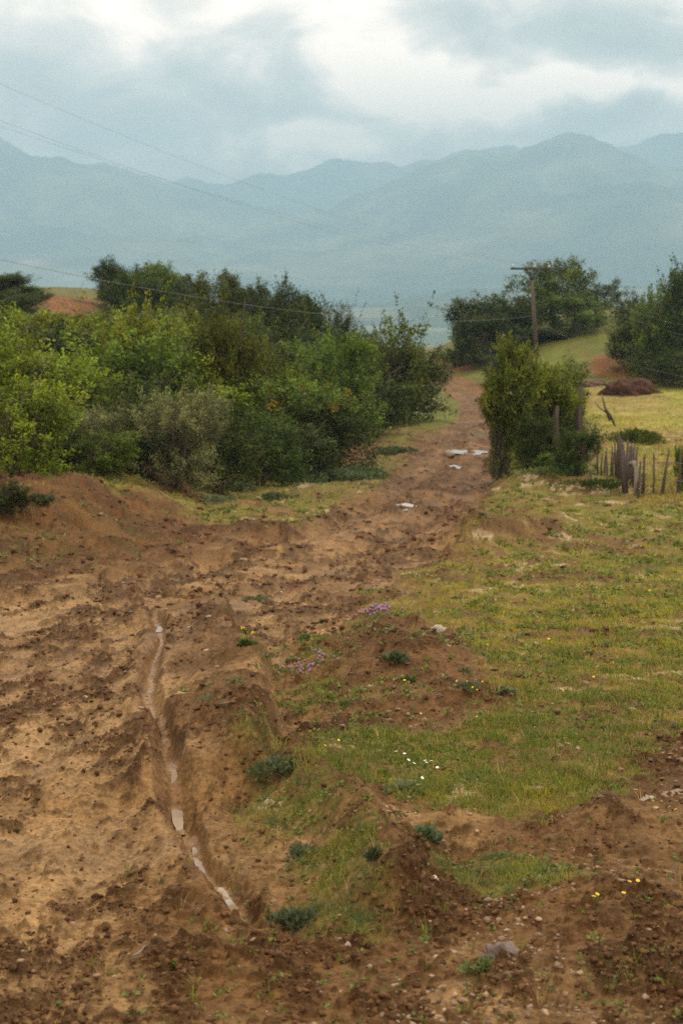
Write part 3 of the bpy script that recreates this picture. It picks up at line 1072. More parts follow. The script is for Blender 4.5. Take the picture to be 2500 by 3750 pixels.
PROTO['olive'] = [crown_proto(10, 'column', 480, 48, .026, 'olive', lift=1.1, spray_len=.6, slim=1.0, spread=.09, bottom=.04)]
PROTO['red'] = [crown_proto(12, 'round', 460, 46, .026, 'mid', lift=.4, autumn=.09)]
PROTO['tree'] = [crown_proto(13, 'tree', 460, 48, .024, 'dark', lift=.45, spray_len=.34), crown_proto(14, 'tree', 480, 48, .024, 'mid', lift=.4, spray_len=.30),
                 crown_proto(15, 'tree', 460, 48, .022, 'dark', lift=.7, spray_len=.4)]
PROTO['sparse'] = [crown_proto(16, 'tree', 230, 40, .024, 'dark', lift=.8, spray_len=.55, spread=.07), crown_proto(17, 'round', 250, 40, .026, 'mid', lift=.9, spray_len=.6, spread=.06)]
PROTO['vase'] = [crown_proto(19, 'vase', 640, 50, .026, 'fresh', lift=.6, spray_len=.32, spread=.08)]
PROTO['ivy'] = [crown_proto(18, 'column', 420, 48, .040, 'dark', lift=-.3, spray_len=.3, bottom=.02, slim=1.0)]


def plant(name, proto, px, Y, top, wpx, label, cat, group=None, var=0, base=None, squash=1.0, crown_name='crown'):
    """stand a plant at depth Y so that it is wpx wide and tops out at row top"""
    x = x_at(px, Y, -2.0)
    z = HS(x, Y) - .02
    x = x_at(px, Y, z)
    z = HS(x, Y) - .02 if base is None else base
    h = (z_at(top, Y) - z) * 1.04
    w = wpx / F * depth_of(Y, z) * 1.2
    h = max(h, 0.25)
    pr = PROTO[proto][var % len(PROTO[proto])]
    e = empty(name, (x, Y, z), rng.uniform(0, 6.28))
    e.rotation_euler = (rng.uniform(-.09, .09), rng.uniform(-.09, .09), rng.uniform(0, 6.28))
    if proto == 'vase': e.rotation_euler = (0, 0, 0)
    e.scale = (w * squash, w * rng.uniform(.85, 1.1), h)
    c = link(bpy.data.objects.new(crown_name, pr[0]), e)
    t = link(bpy.data.objects.new('trunk', pr[1]), e)
    tag(e, label, cat, group)
    return e


FRONT = [
    # name, proto, px, Y, top, width, label, var
    ('bush', 'lime', 70, 26.0, 1390, 400, 'bright lime green bush overhanging the top of the bare red bank', 0),
    ('bush', 'dark', 10, 21.5, 1770, 190, 'small dark bush low on the bare earth bank', 0),
    ('bush', 'grey', 650, 28.6, 1430, 345, 'large silvery grey green bush at the front of the thicket', 0),
    ('bush', 'grey', 330, 29.5, 1490, 260, 'smaller silvery bush tucked behind the bank crest', 0),
    ('bush', 'mid', 385, 27.2, 1590, 210, 'drooping dark green bush with yellowing shoots on the bank crest', 0),
    ('sapling', 'limeup', 440, 40.0, 1118, 260, 'tall lime green sapling rising above the silvery bushes', 0),
    ('bush', 'lime', 300, 38.0, 1290, 330, 'yellow green bush beside the tall lime sapling', 1),
    ('bush', 'lime', 40, 36.0, 1180, 330, 'yellow green bush in the middle of the left slope', 1),
    ('sapling', 'limeup', 655, 42.0, 1215, 250, 'lime tipped sapling behind the large silvery bush', 0),
    ('bush', 'mid', 560, 41.0, 1370, 260, 'mid green bush between the two lime saplings', 1),
    ('tree', 'olive', 880, 42.5, 1130, 235, 'tall dark olive tree standing upright from the thicket', 0),
    ('bush', 'olive', 1010, 45.0, 1270, 230, 'upright olive green bush next to the tall olive tree', 0),
    ('bush', 'red', 1090, 40.5, 1400, 340, 'dark bush with a few rust red leaves near the track', 0),
    ('bush', 'dark', 950, 34.5, 1510, 300, 'dark leafy bush at the foot of the tall olive tree', 1),
    ('bush', 'dark', 800, 31.0, 1500, 270, 'very dark bush just right of the large silvery bush', 1),
    ('bush', 'mid', 1240, 51.0, 1240, 300, 'green bush below the skyline in the right half of the thicket', 2),
    ('bush', 'dark', 540, 33.5, 1400, 320, 'dark bush showing between the two silvery bushes', 1),
    ('bush', 'mid', 150, 31.0, 1450, 280, 'mid green bush behind the crest of the bare bank', 0),
    ('bush', 'dark', 210, 28.5, 1580, 220, 'dark low bush on the bank crest between lime and silvery bushes', 1),
    ('bush', 'dark', 500, 28.8, 1580, 220, 'dark low bush tucked against the left of the large silvery bush', 0),
    ('bush', 'dark', 1070, 37.5, 1560, 280, 'lowest dark bush right behind the nettle patch', 0),
    ('bush', 'dark', 1320, 54.0, 1390, 300, 'dark dense bush beside the left verge of the track', 0),
    ('tree', 'sparse', 1420, 62.0, 1150, 300, 'loose crowned tree at the right end of the thicket', 1),
    ('bush', 'dark', 1490, 63.0, 1280, 260, 'dark bush at the very end of the thicket where the track bends', 1),
    ('bush', 'mid', 1400, 60.0, 1250, 260, 'green bush filling in below the loose crowned tree', 0),
    ('bush', 'dark', 1200, 40.5, 1450, 340, 'low dark bush above the bluish nettle patch', 1),
]
for nm, pr, px, Y, top, w, lab, var in FRONT:
    plant(nm, pr, px, Y, top, w, lab, 'tree' if nm in ('tree', 'sapling') else 'bush', var=var)

# trees on the skyline of the left hill
SKY = [(25, 70, 1000, 120, 'tree', 0, 'dark tree at the left edge on the skyline of the red hill'), (90, 66, 1050, 110, 'tree', 2, 'lower dark tree just left of the red earth on the hill'),
       (412, 78, 955, 75, 'ivy', 0, 'tallest narrow dark tree on the skyline right of the red earth'), (490, 77, 985, 120, 'tree', 0, 'rounded dark tree beside the tallest skyline tree'),
       (580, 76, 975, 110, 'tree', 1, 'dark skyline tree with a knobbly top'), (650, 75, 1035, 150, 'tree', 2, 'broad dark tree in the skyline row'),
       (775, 77, 1010, 130, 'tree', 1, 'middle skyline tree above the mid green slope'), (855, 78, 1020, 110, 'tree', 0, 'pointed dark tree in the middle of the skyline row'),
       (930, 76, 1040, 90, 'tree', 2, 'slender tree just behind the tall olive tree'), (1000, 75, 1090, 110, 'dark', 0, 'low dark crown in the dip of the skyline row'),
       (1085, 73, 1048, 120, 'tree', 0, 'dark round topped tree near the right end of the skyline row'), (1150, 74, 1120, 110, 'dark', 1, 'low dark tree right of the round topped one'),
       (1225, 78, 1115, 90, 'sparse', 0, 'last small ragged tree of the skyline row'), (720, 70, 1090, 130, 'dark', 1, 'dark bush at the foot of the skyline trees')]
SKY += [(0, 68, 1010, 110, 'dark', 0, 'dark rounded crown cut by the left edge of the skyline'), (75, 64, 1080, 100, 'dark', 1, 'low dark bush left of the red earth on the crest'), (540, 73, 1010, 130, 'dark', 0, 'dark mass below the knobbly skyline tree'), (450, 74, 1040, 110, 'dark', 1, 'dark bush at the foot of the tallest skyline tree')]
for px, Y, top, w, pr, var, lab in SKY:
    plant('tree', pr, px, Y, top, w * 1.5, lab, 'tree', 'trees along the skyline of the left hill', var)

# the mass of bushes covering the slope
skyl_px = [0, 100, 400, 640, 800, 950, 1100, 1230, 1300, 1450, 1600]
skyl_py = [1140, 1145, 1150, 1130, 1130, 1130, 1150, 1190, 1230, 1290, 1350]
fill = [('mid', 'mid green bush among the thicket on the left slope'), ('dark', 'dark green bush among the thicket on the left slope'),
        ('lime', 'yellow green bush among the thicket on the left slope')]
gf = np.random.default_rng(5)
count = 0
for Y in np.arange(35, 76, 2.8):
    e = float(np.interp(Y, EDGE_Y, EDGE_X))
    x = e - 1.6 - gf.uniform(0, 1.5)
    while x > -.245 * Y - 2:
        yy = Y + gf.uniform(-1.3, 1.3)
        z = HS(x, yy)
        px, py = project(x, yy, z)
        hgt = gf.uniform(1.7, 3.3)
        tpx, tpy = project(x, yy, z + hgt)
        lim = np.interp(tpx, skyl_px, skyl_py) + 12
        if tpy < lim: hgt = z_at(lim, yy) - z
        # leave the red earth on the crest open
        open_ = False
        if hgt > .7 and not open_:
            r = gf.random()
            lime_p = .30 if tpx < 800 and Y < 56 else .05
            dark_p = .25 + .35 * (tpx > 850)
            where = ['front edge', 'lower slope', 'middle slope', 'upper slope'][min(3, int((yy - 34) / 10.5))] + ' ' + ['at the far left', 'left of the tall lime sapling', 'around the lime saplings', 'behind the tall olive tree', 'right of the tall olive tree', 'towards the bend of the track'][int(np.clip(tpx / 240, 0, 5))]
            k = 2 if r < lime_p else (1 if r < lime_p + dark_p else 0)
            pr, lab = fill[k]
            lab = lab.split(' bush ')[0] + ' thicket bush on ' + where
            e_ = plant('bush', pr, tpx, yy, z_at(0, 1) * 0 + project(x, yy, z + hgt)[1], gf.uniform(2.6, 3.6) * F / yy, lab, 'bush',
                       ['mid green thicket bushes', 'dark thicket bushes', 'yellow green thicket bushes'][k], int(gf.integers(3)))
            count += 1
        x -= gf.uniform(1.7, 2.6)
by = {}
for o in SC.objects:
    if 'thicket bush on ' in o.get('label', ''): by.setdefault(o['label'], []).append(o)
for lab, os_ in by.items():
    os_.sort(key=lambda o: project(o.location.x, o.location.y, o.location.z)[0])
    names = {2: ['left hand', 'right hand'], 3: ['leftmost', 'middle', 'rightmost']}.get(len(os_), (['leftmost'] + [q + ' from left' for q in ('second', 'third', 'fourth', 'fifth', 'sixth', 'seventh')][:len(os_) - 2] + ['rightmost']) if 3 < len(os_) < 9 else None)
    if names:
        for o, w in zip(os_, names): o['label'] = w + ' ' + lab
print('thicket bushes', count)

RIGHT = [
    ('tree', 'tree', 1800, 100, 1085, 290, 'dark oak left of the utility pole', 0), ('tree', 'tree', 2030, 104, 965, 270, 'largest oak right behind the utility pole', 1),
    ('tree', 'tree', 1880, 101, 1110, 230, 'oak directly behind the utility pole', 0), ('tree', 'sparse', 2180, 104, 1030, 210, 'thin crowned oak on the grassy knoll with sky between its leaves', 0),
    ('tree', 'tree', 2090, 101, 1080, 240, 'oak growing against the left side of the knoll', 1), ('bush', 'dark', 1755, 97, 1150, 170, 'low dark oak bush at the left foot of the oaks', 0),
    ('bush', 'dark', 1850, 88, 1290, 150, 'dark scrub over the far bend of the track', 1), ('bush', 'dark', 2000, 102, 1230, 260, 'dark undergrowth below the largest oak', 0),
    ('tree', 'sparse', 2450, 88, 1005, 250, 'tall oak at the right edge beyond the meadow', 1), ('tree', 'sparse', 2330, 92, 1070, 200, 'airy oak leaning over the red earth cutting', 0),
    ('tree', 'sparse', 2400, 86, 1040, 190, 'loose topped oak between the airy one and the right edge', 1),
    ('bush', 'dark', 2440, 82, 1270, 250, 'dense dark bush under the tall oak on the right', 1), ('bush', 'mid', 2350, 88, 1190, 220, 'green bush above the red earth cutting', 0), ('tree', 'tree', 2530, 84, 960, 190, 'oak cut off by the right edge', 0),
    ('tree', 'vase', 1915, 35.5, 1272, 250, 'fresh green small tree at the roadside just left of the utility pole', 0),
    ('bush', 'lime', 2060, 37.2, 1420, 130, 'loose light green bush right of the roadside tree in front of the knoll', 0),
    ('bush', 'mid', 1835, 36.6, 1440, 90, 'light green growth hanging over the track from the roadside tree', 1),
    ('bush', 'ivy', 1935, 34.5, 1500, 125, 'dark ivy clad trunk mass under the lime green tree', 0),
    ('bush', 'grey', 1825, 36.0, 1470, 80, 'greyish tuft on the track side of the ivy clad trunk', 0),
    ('bush', 'dark', 2030, 36.5, 1450, 170, 'dark brambles behind the ivy clad trunk', 1),
    ('bush', 'olive', 2080, 37.5, 1400, 110, 'yellowish climbing bush around the old brown post', 0),
    ('bush', 'dark', 2110, 33.0, 1575, 145, 'dense dark bush at the end of the stake fence', 0),
    ('bush', 'mid', 2040, 52, 1330, 210, 'light bush row behind the roadside tree', 1),
    ('bush', 'mid', 2010, 34.0, 1660, 120, 'low green bush between trunk and fence bush', 2),
    ('bush', 'mid', 2505, 31.8, 1640, 60, 'green bush at the right edge behind the stakes', 0),
    ('bush', 'dark', 1668, 100, 1272, 90, 'distant dark bush where the track disappears', 1),
]
for nm, pr, px, Y, top, w, lab, var in RIGHT:
    plant(nm, pr, px, Y, top, w, lab, nm, None, var, crown_name='foliage' if pr == 'ivy' else 'crown')

# ------------------------------------------------------------------ grass and loose earth
def field_points(n, px0, px1, py0, py1, g, hf=None):
    """random points on the land, evenly spread over the view so that far ground is not under-populated"""
    px = g.uniform(px0, px1, n); py = g.uniform(py0, py1, n)
    ys = np.exp(np.linspace(np.log(3.2), np.log(125), 700))
    # flat solve: interpolate depth from the row on the smooth slope, then keep world coordinates
    hz = -3.6 * np.tanh(.025 * ys)
    rows = np.array([project(0, a, b)[1] for a, b in zip(ys, hz)])
    y = np.interp(-py, -rows, ys)
    x = (px - 1250) / F * (y * CP + (CAMZ + 3.6 * np.tanh(.025 * y)) * SP)
    return x, y


def blades(name, x, y, g, per, hgt, wid, cols, lean=.5, mat='grass', seg=2, tall=None):
    zn = None
    z = height(x, y)
    n = len(x)
    X = np.repeat(x, per); Y = np.repeat(y, per); Zz = np.repeat(z, per)
    m = n * per
    sc = np.repeat(np.clip(y / 9.0, .55, 3.2), per)
    r = .018 * sc * np.sqrt(g.random(m)) * 1.6
    a = g.uniform(0, 2 * np.pi, m)
    bx = X + np.cos(a) * r; by = Y + np.sin(a) * r
    h = hgt * g.uniform(.45, 1.25, m) * (1 if tall is None else np.repeat(tall, per))
    w = wid * sc * g.uniform(.7, 1.3, m)
    la = a + g.normal(size=m) * .8
    l = lean * g.uniform(.15, 1.0, m) * h
    fa = g.uniform(0, np.pi, m)
    ux, uy = np.cos(fa) * w * .5, np.sin(fa) * w * .5
    lx, ly = np.cos(la) * l, np.sin(la) * l
    B = Zz - .006
    v0 = np.stack([bx - ux, by - uy, B], 1); v1 = np.stack([bx + ux, by + uy, B], 1)
    mx, my = bx + lx * .35, by + ly * .35
    v2 = np.stack([mx - ux * .8, my - uy * .8, B + h * .6], 1); v3 = np.stack([mx + ux * .8, my + uy * .8, B + h * .6], 1)
    v4 = np.stack([bx + lx, by + ly, B + h * .97], 1)
    V = np.stack([v0, v1, v2, v3, v4], 1).reshape(-1, 3)
    i = np.arange(m)[:, None] * 5
    T = np.concatenate([i + np.array([0, 1, 3]), i + np.array([0, 3, 2]), i + np.array([2, 3, 4])])
    C = np.repeat(np.repeat(cols, per, axis=0) * g.uniform(.6, 1.45, (m, 1)), 5, axis=0)
    me = np_mesh(name, V, None, T, np.clip(C, 0, 1), False, M[mat])
    return link(bpy.data.objects.new(name, me))


def build_grass():
    g = np.random.default_rng(77)
    n = 470000
    x, y = field_points(n, -150, 3150, 1300, 3780, g)
    zn = zones(x, y)
    keep = g.random(n) < zn['grass'] ** 1.2 * (0.30 + 0.70 * ss(.40, .58, fbm(x, y, .14, 3, 501)))
    hl = np.interp(np.clip(y, -30, 140), EDGE_Y, EDGE_X) - x
    keep &= ~((hl > 4) & (y > 34))
    mead = sdist(x, y, Z['meadow']) > 0
    x, y, mead = x[keep], y[keep], mead[keep]
    f = fbm(x, y, .8, 3, 511)[:, None]; f2 = fbm(x, y, 3.0, 3, 512)[:, None]; f3 = fbm(x, y, .16, 2, 513)[:, None]
    green = np.array([.140, .185, .028]); yel = np.array([.300, .285, .040]); blue = np.array([.135, .175, .070]); straw = np.array([.34, .23, .085])
    k = ss(.42, .6, f * .6 + f2 * .4 + ss(9, 15, y)[:, None] * .07 - (1 - ss(7, 11, y))[:, None] * .05)
    c = green * (1 - k) + yel * k
    nearb = 1 - ss(8, 13, y)[:, None]
    c = c * (1 - .5 * nearb * ss(.4, .6, f3)) + blue * .5 * nearb * ss(.4, .6, f3)
    s = (g.random(len(x)) < .22)[:, None]
    c = np.where(s, straw, c)
    c[mead] = (np.array([.23, .25, .045]) * (1 - ss(.4, .6, f2[mead])) + np.array([.33, .26, .07]) * ss(.4, .6, f2[mead])) * (.55 + .9 * f[mead])
    tall = np.where(mead, 3.0, 1.0) * (.55 + 1.0 * f3[:, 0])
    cl = np.maximum(sdist(x, y, Z['clump']), sdist(x, y, Z['gully']))
    inc = cl > -.05
    kk = ss(.35, .65, f3[inc]); c[inc] = (np.array([.105, .150, .065]) * (1 - kk) + np.array([.25, .235, .055]) * kk) * (.6 + .8 * f[inc])
    tall[inc] *= .8
    o = blades('grass', x, y, g, 4, .036, .0036, c, .8, tall=tall)
    tag(o, 'short patchy yellow green grass over the pasture and verges', 'grass', kind='stuff')
    print('grass tufts', len(x))
    # separate taller tussocks with dry stalks among the turf
    x, y = field_points(10500, -100, 3100, 1750, 3700, g)
    zn = zones(x, y)
    p = zn['grass'] * (.25 + .75 * ss(.5, .62, fbm(x, y, .5, 2, 521))) * .8 + .03 * (1 - zn['road'])
    k = g.random(len(x)) < p
    x, y = x[k], y[k]
    f = g.random((len(x), 1))
    c = np.where(f < .5, np.array([.105, .150, .040]), np.where(f < .78, np.array([.22, .25, .04]), np.array([.38, .28, .12]))) * g.uniform(.7, 1.2, (len(x), 1))
    o = blades('tussock_grass', x, y, g, 12, .060, .0030, c, 1.0, tall=g.uniform(.6, 1.5, len(x)))
    tag(o, 'taller loose grass tussocks and dry stalks standing in the turf', 'grass', kind='stuff')


def build_weeds():
    """broad leaved ground cover growing through the turf"""
    g = np.random.default_rng(78)
    n = 44000
    x, y = field_points(n, -150, 2650, 1700, 3780, g)
    zn = zones(x, y)
    f = fbm(x, y, .45, 3, 601)
    keep = g.random(n) < (zn['grass'] * ss(.44, .60, f) * .85 + .015 * (1 - zn['road']) + .10 * (zn['mound'] > -.5) * (f > .5))
    x, y = x[keep], y[keep]
    z = height(x, y)
    per = 9; m = len(x) * per
    sc = np.clip(y / 9, .6, 2.6)
    P = np.repeat(np.stack([x, y, z], 1), per, axis=0)
    P[:, :2] += g.normal(size=(m, 2)) * .018 * np.repeat(sc, per)[:, None]
    D = g.normal(size=(m, 3)); D[:, 2] = np.abs(D[:, 2]) * .7 + .15
    S = .026 * np.repeat(sc, per) * g.uniform(.6, 1.4, m)
    f = np.repeat(fbm(x, y, .3, 2, 602), per)[:, None]
    C = (np.array([.95, .95, .9]) * (1 - f) + np.array([1.5, 1.35, .9]) * f) * g.uniform(.7, 1.3, (m, 1))
    me = leaves_mesh(P, D, S, 'leaf', C, g, M['weed'], 'ground_cover')
    link(tag(bpy.data.objects.new('ground_cover', me), 'small leafy weeds mixed into the grass', 'weeds', kind='stuff'))


def scatter_lumps(name, x, y, r, mat, cols, label, cat, g, flat=.65, sink=.25):
    protos = [lump((1, 1, 1), 40 + i, .95, ICO1, .6) for i in range(8)]
    z = height(x, y)
    Vs = []; Ts = []; Cs = []; off = 0
    which = g.integers(8, size=len(x))
    for k in range(8):
        idx = np.where(which == k)[0]
        if not len(idx): continue
        V, T = protos[k]
        a = g.uniform(0, 6.28, len(idx))
        ca, sa = np.cos(a)[:, None], np.sin(a)[:, None]
        sx = r[idx][:, None] * g.uniform(.8, 1.4, (len(idx), 1)); sy = r[idx][:, None] * g.uniform(.6, 1.0, (len(idx), 1)); sz = r[idx][:, None] * flat * g.uniform(.6, 1.2, (len(idx), 1))
        vx, vy, vz = V[:, 0][None] * sx, V[:, 1][None] * sy, V[:, 2][None] * sz
        W = np.stack([x[idx][:, None] + vx * ca - vy * sa, y[idx][:, None] + vx * sa + vy * ca, z[idx][:, None] + vz + sz * (.5 - sink)], -1)
        n = len(V)
        Vs.append(W.reshape(-1, 3))
        Ts.append((T[None] + (np.arange(len(idx)) * n)[:, None, None]).reshape(-1, 3) + off)
        Cs.append(np.repeat(cols[idx], n, axis=0))
        off += len(idx) * n
    me = np_mesh(name, np.concatenate(Vs), None, np.concatenate(Ts), np.concatenate(Cs), False, M[mat])
    return link(tag(bpy.data.objects.new(name, me), label, cat, kind='stuff'))


def build_clods():
    g = np.random.default_rng(90)
    n = 120000
    x, y = field_points(n, -200, 2700, 1580, 3800, g)
    zn = zones(x, y)
    cl = fbm(x, y * .5, .6, 3, 61) * .5 + fbm(x, y * .55, .17, 3, 66) * .5
    churn = ss(.44, .62, cl)
    keep = g.random(n) < (1 - zn['grass']) ** 2 * (.05 + .5 * churn)
    x, y, zz = x[keep], y[keep], churn[keep]
    d = ldist(x, y, RUT)[0]
    k = d > .07
    x, y, zz = x[k], y[k], zz[k]
    r = (.0035 + .014 * g.random(len(x)) ** 4) * np.clip(y / 8, .8, 3.0)
    t = ss(14, 28, y)[:, None]
    c = (np.array([.100, .050, .021]) * (1 - t) + np.array([.115, .055, .024]) * t) * g.uniform(.6, 1.5, (len(x), 1))
    scatter_lumps('dirt', x, y, r, 'clod', c, 'loose crumbs of dark moist earth strewn over the track', 'dirt', g)
    print('clods', len(x))
    # stones and gravel
    n = 9000
    x, y = field_points(n, 1250, 2650, 2500, 3800, g)
    zn = zones(x, y)
    dens = (1 - zn['grass']) * ss(.45, .62, fbm(x, y, .3, 3, 701)) * (x > .15)
    keep = g.random(n) < dens * .35
    x, y = x[keep], y[keep]
    x2, y2 = field_points(900, -200, 2650, 1900, 3800, g)
    x = np.concatenate([x, x2]); y = np.concatenate([y, y2])
    r = (.004 + .012 * g.random(len(x)) ** 3) * np.clip(y / 7, .8, 2.5)
    c = np.array([.24, .165, .10]) * g.uniform(.5, 1.5, (len(x), 1))
    scatter_lumps('gravel', x, y, r, 'stone', c, 'small pale pebbles scattered on the bare soil', 'gravel', g, .6)


build_grass()
build_weeds()
build_clods()

# ------------------------------------------------------------------ water in the ruts
def water_material():
    m, t, out = material('muddy_water')
    n = t.noise(pos(t), 9, 2, .5)
    b = principled(t, out, (.30, .215, .13), .05, n, .03, .01, .7)
    return m


M['water'] = water_material()
M['heap'] = attr_material('dung_heap', .95, 5, 1.0, .12, .5, 1.5, .1)


def puddle(px, py, w, l, label, seed, up=0.0):
    x, y = ground_at(px, py)
    g = np.random.default_rng(seed)
    n = 28
    a = np.arange(n) / n * 2 * np.pi
    r = 1 + .25 * np.sin(a * 2 + g.uniform(0, 6)) + .18 * np.sin(a * 3 + g.uniform(0, 6)) + .12 * np.sin(a * 5 + 1) + .08 * g.normal(size=n)
    X = np.cos(a) * r * w / 2; Y = np.sin(a) * r * l / 2
    # follow the rut direction when inside it
    d, sd, par = ldist(np.array([x]), np.array([y]), RUT)
    ang = 0
    if d[0] < .3:
        k = int(min(par[0] * (len(RUT) - 1), len(RUT) - 2))
        dx, dy = RUT[k] - RUT[k + 1]
        ang = math.atan2(dy, dx) - math.pi / 2
        t_ = par[0] * (len(RUT) - 1) - k
        x, y = RUT[k] + (RUT[k + 1] - RUT[k]) * t_
    c_, s_ = math.cos(ang), math.sin(ang)
    xx, yy = x + X * c_ - Y * s_, y + X * s_ + Y * c_
    z = float(height(np.array([x]), np.array([y]))[0]) + up + .010
    V = [(x, y, z)] + [(p, q, z) for p, q in zip(xx, yy)]
    V = np.array(V); o3 = V[0].copy()
    me = np_mesh('puddle', V - o3, None, [(0, 1 + i, 1 + (i + 1) % n) for i in range(n)], None, True, M['water'])
    o = bpy.data.objects.new('puddle', me)
    o.location = o3
    return link(tag(o, label, 'puddle', kind='structure'))


def rut_water(p0, p1, w, label, seed):
    """long thin pool lying along the floor of the rut; the banks cut its outline"""
    g = np.random.default_rng(seed)
    n = 40
    t = np.linspace(p0, p1, n) * (len(RUT) - 1)
    k = np.clip(t.astype(int), 0, len(RUT) - 2)
    P = RUT[k] + (RUT[k + 1] - RUT[k]) * (t - k)[:, None]
    T = np.gradient(P, axis=0); T /= np.linalg.norm(T, axis=1)[:, None]
    N = np.stack([-T[:, 1], T[:, 0]], 1)
    ww = w * (.35 + .65 * np.sin(np.linspace(0, np.pi, n)) ** .5) * (.75 + .5 * vn(t * 9, t * 0, seed))
    Lf, Rt = P + N * ww[:, None] / 2, P - N * ww[:, None] / 2
    zc = height(P[:, 0], P[:, 1])
    q = np.polyfit(np.arange(n), zc, 2)
    zz = np.polyval(q, np.arange(n)) + .004
    V = np.concatenate([np.column_stack([Lf, zz]), np.column_stack([Rt, zz])])
    o3 = V.mean(0)
    i = np.arange(n - 1)
    me = np_mesh('puddle', V - o3, np.stack([i, i + 1, i + 1 + n, i + n], 1), None, None, True, M['water'])
    o = bpy.data.objects.new('puddle', me)
    o.location = o3
    return link(tag(o, label, 'puddle', kind='structure'))


rut_water(.61, .665, .045, 'wider bright pool in the near rut', 1)
rut_water(.715, .79, .034, 'thin trail of water along the near rut', 2)
rut_water(.825, .89, .038, 'second thin trail of water farther down the near rut', 6)
rut_water(.95, .98, .04, 'small wet pool at the near end of the rut', 3)
puddle(577, 2290, .07, .22, 'small puddle at the far end of the rut', 4)
puddle(1752, 1587, .6, 3.0, 'sky blue puddle in the far bend of the track', 5, .005)
puddle(1712, 1650, 1.0, 1.6, 'long pale puddle across the far track', 8, -.02)
puddle(1480, 1850, .4, .9, 'faint wet patch in the middle of the bend', 10, -.012)
puddle(1840, 1625, .2, .8, 'narrow puddle at the right edge of the far track', 11, .05)
puddle(1664, 1708, .4, 1.0, 'small round puddle below the two far ones', 9, .0)

# ------------------------------------------------------------------ utility pole and cables
def build_pole():
    Y = 96.0
    ztop = z_at(1010, Y)
    x = x_at(1945, Y, ztop)
    zb = HS(x + .25, Y) - .3
    t = empty('utility_pole', (x, Y, zb))
    tag(t, 'tall brown wooden utility pole with a V shaped crossarm above the oaks', 'utility pole')
    H = ztop - zb
    b = MB(); b.tube([(.42, 0, 0), (.2, 0, H * .5), (0, 0, H)], [.15, .13, .105], 12); b.build('pole', M['pole'], t, True)
    hz = z_at(985, Y) - zb
    b = MB(); b.box((-.05, 0, hz + .02), (2.45, .13, .13)); b.build('crossarm', M['metal'], t)
    for s in (-1, 1):
        b = MB(); b.tube([(0, 0, H - .02), (.45 * s - .05 * s, 0, hz - .03)], [.075, .07], 6); b.build('brace', M['metal'], t)
    b = MB(); b.tube([(0, 0, H - .22), (0, 0, H + .05)], [.15, .15], 10); b.build('collar', M['metal'], t)
    pts = []
    for dx in (-1.15, .18, 1.05):
        b = MB(); b.tube([(dx, 0, hz + .06), (dx, 0, hz + .16)], [.025, .025], 6)
        b.tube([(dx, 0, hz + .10), (dx, 0, hz + .14), (dx, 0, hz + .2), (dx, 0, hz + .26)], [.07, .095, .06, .03], 8)
        b.build('insulator', M['ceramic'], t, True)
        pts.append(Vector((x + dx, Y, zb + hz + .2)))
    zl = z_at(1157, Y)
    b = MB(); b.tube([(.06, -.1, zl - zb), (.06, -.2, zl - zb + .05)], [.03, .03], 6); b.build('hook', M['metal'], t)
    return pts, Vector((x + .05, Y - .2, zl)), (x, Y)


pts, low, pxy = build_pole()


def cable(a, b, sag, r, label):
    a, b = Vector(a), Vector(b)
    n = 40
    P = []
    for i in range(n + 1):
        t = i / n
        p = a.lerp(b, t); p.z -= sag * 4 * t * (1 - t)
        P.append(p)
    o = np.array(P[0])
    m = MB(); m.tube(np.array(P) - o, r, 5)
    ob = m.build('power_cable', M['wire'], None, True)
    ob.location = o
    return tag(ob, label, 'cable')


def at(px, py, Y):
    z = z_at(py, Y)
    return (x_at(px, Y, z), Y, z)


cable(pts[0], at(-120, 395, 42), .75, .003, 'middle thin cable sweeping from the crossarm across the mountains')
cable(pts[1], at(-120, 255, 42), .75, .003, 'topmost thin cable crossing the clouds and mountains')
cable(pts[2], at(-120, 420, 44), .75, .003, 'lower of the paired cables below the topmost one')
cable(low, at(-120, 925, 42), 0.9, .006, 'low single cable passing just over the thicket tops')
cable(pts[2], at(2620, 1215, 60), .6, .0035, 'cable leaving the crossarm to the right')
cable(pts[1], at(2620, 1255, 62), .6, .0035, 'second cable leaving the crossarm to the right below the first')
cable(low, at(2620, 1400, 62), .6, .0035, 'low cable leaving the pole to the right in front of the oaks')

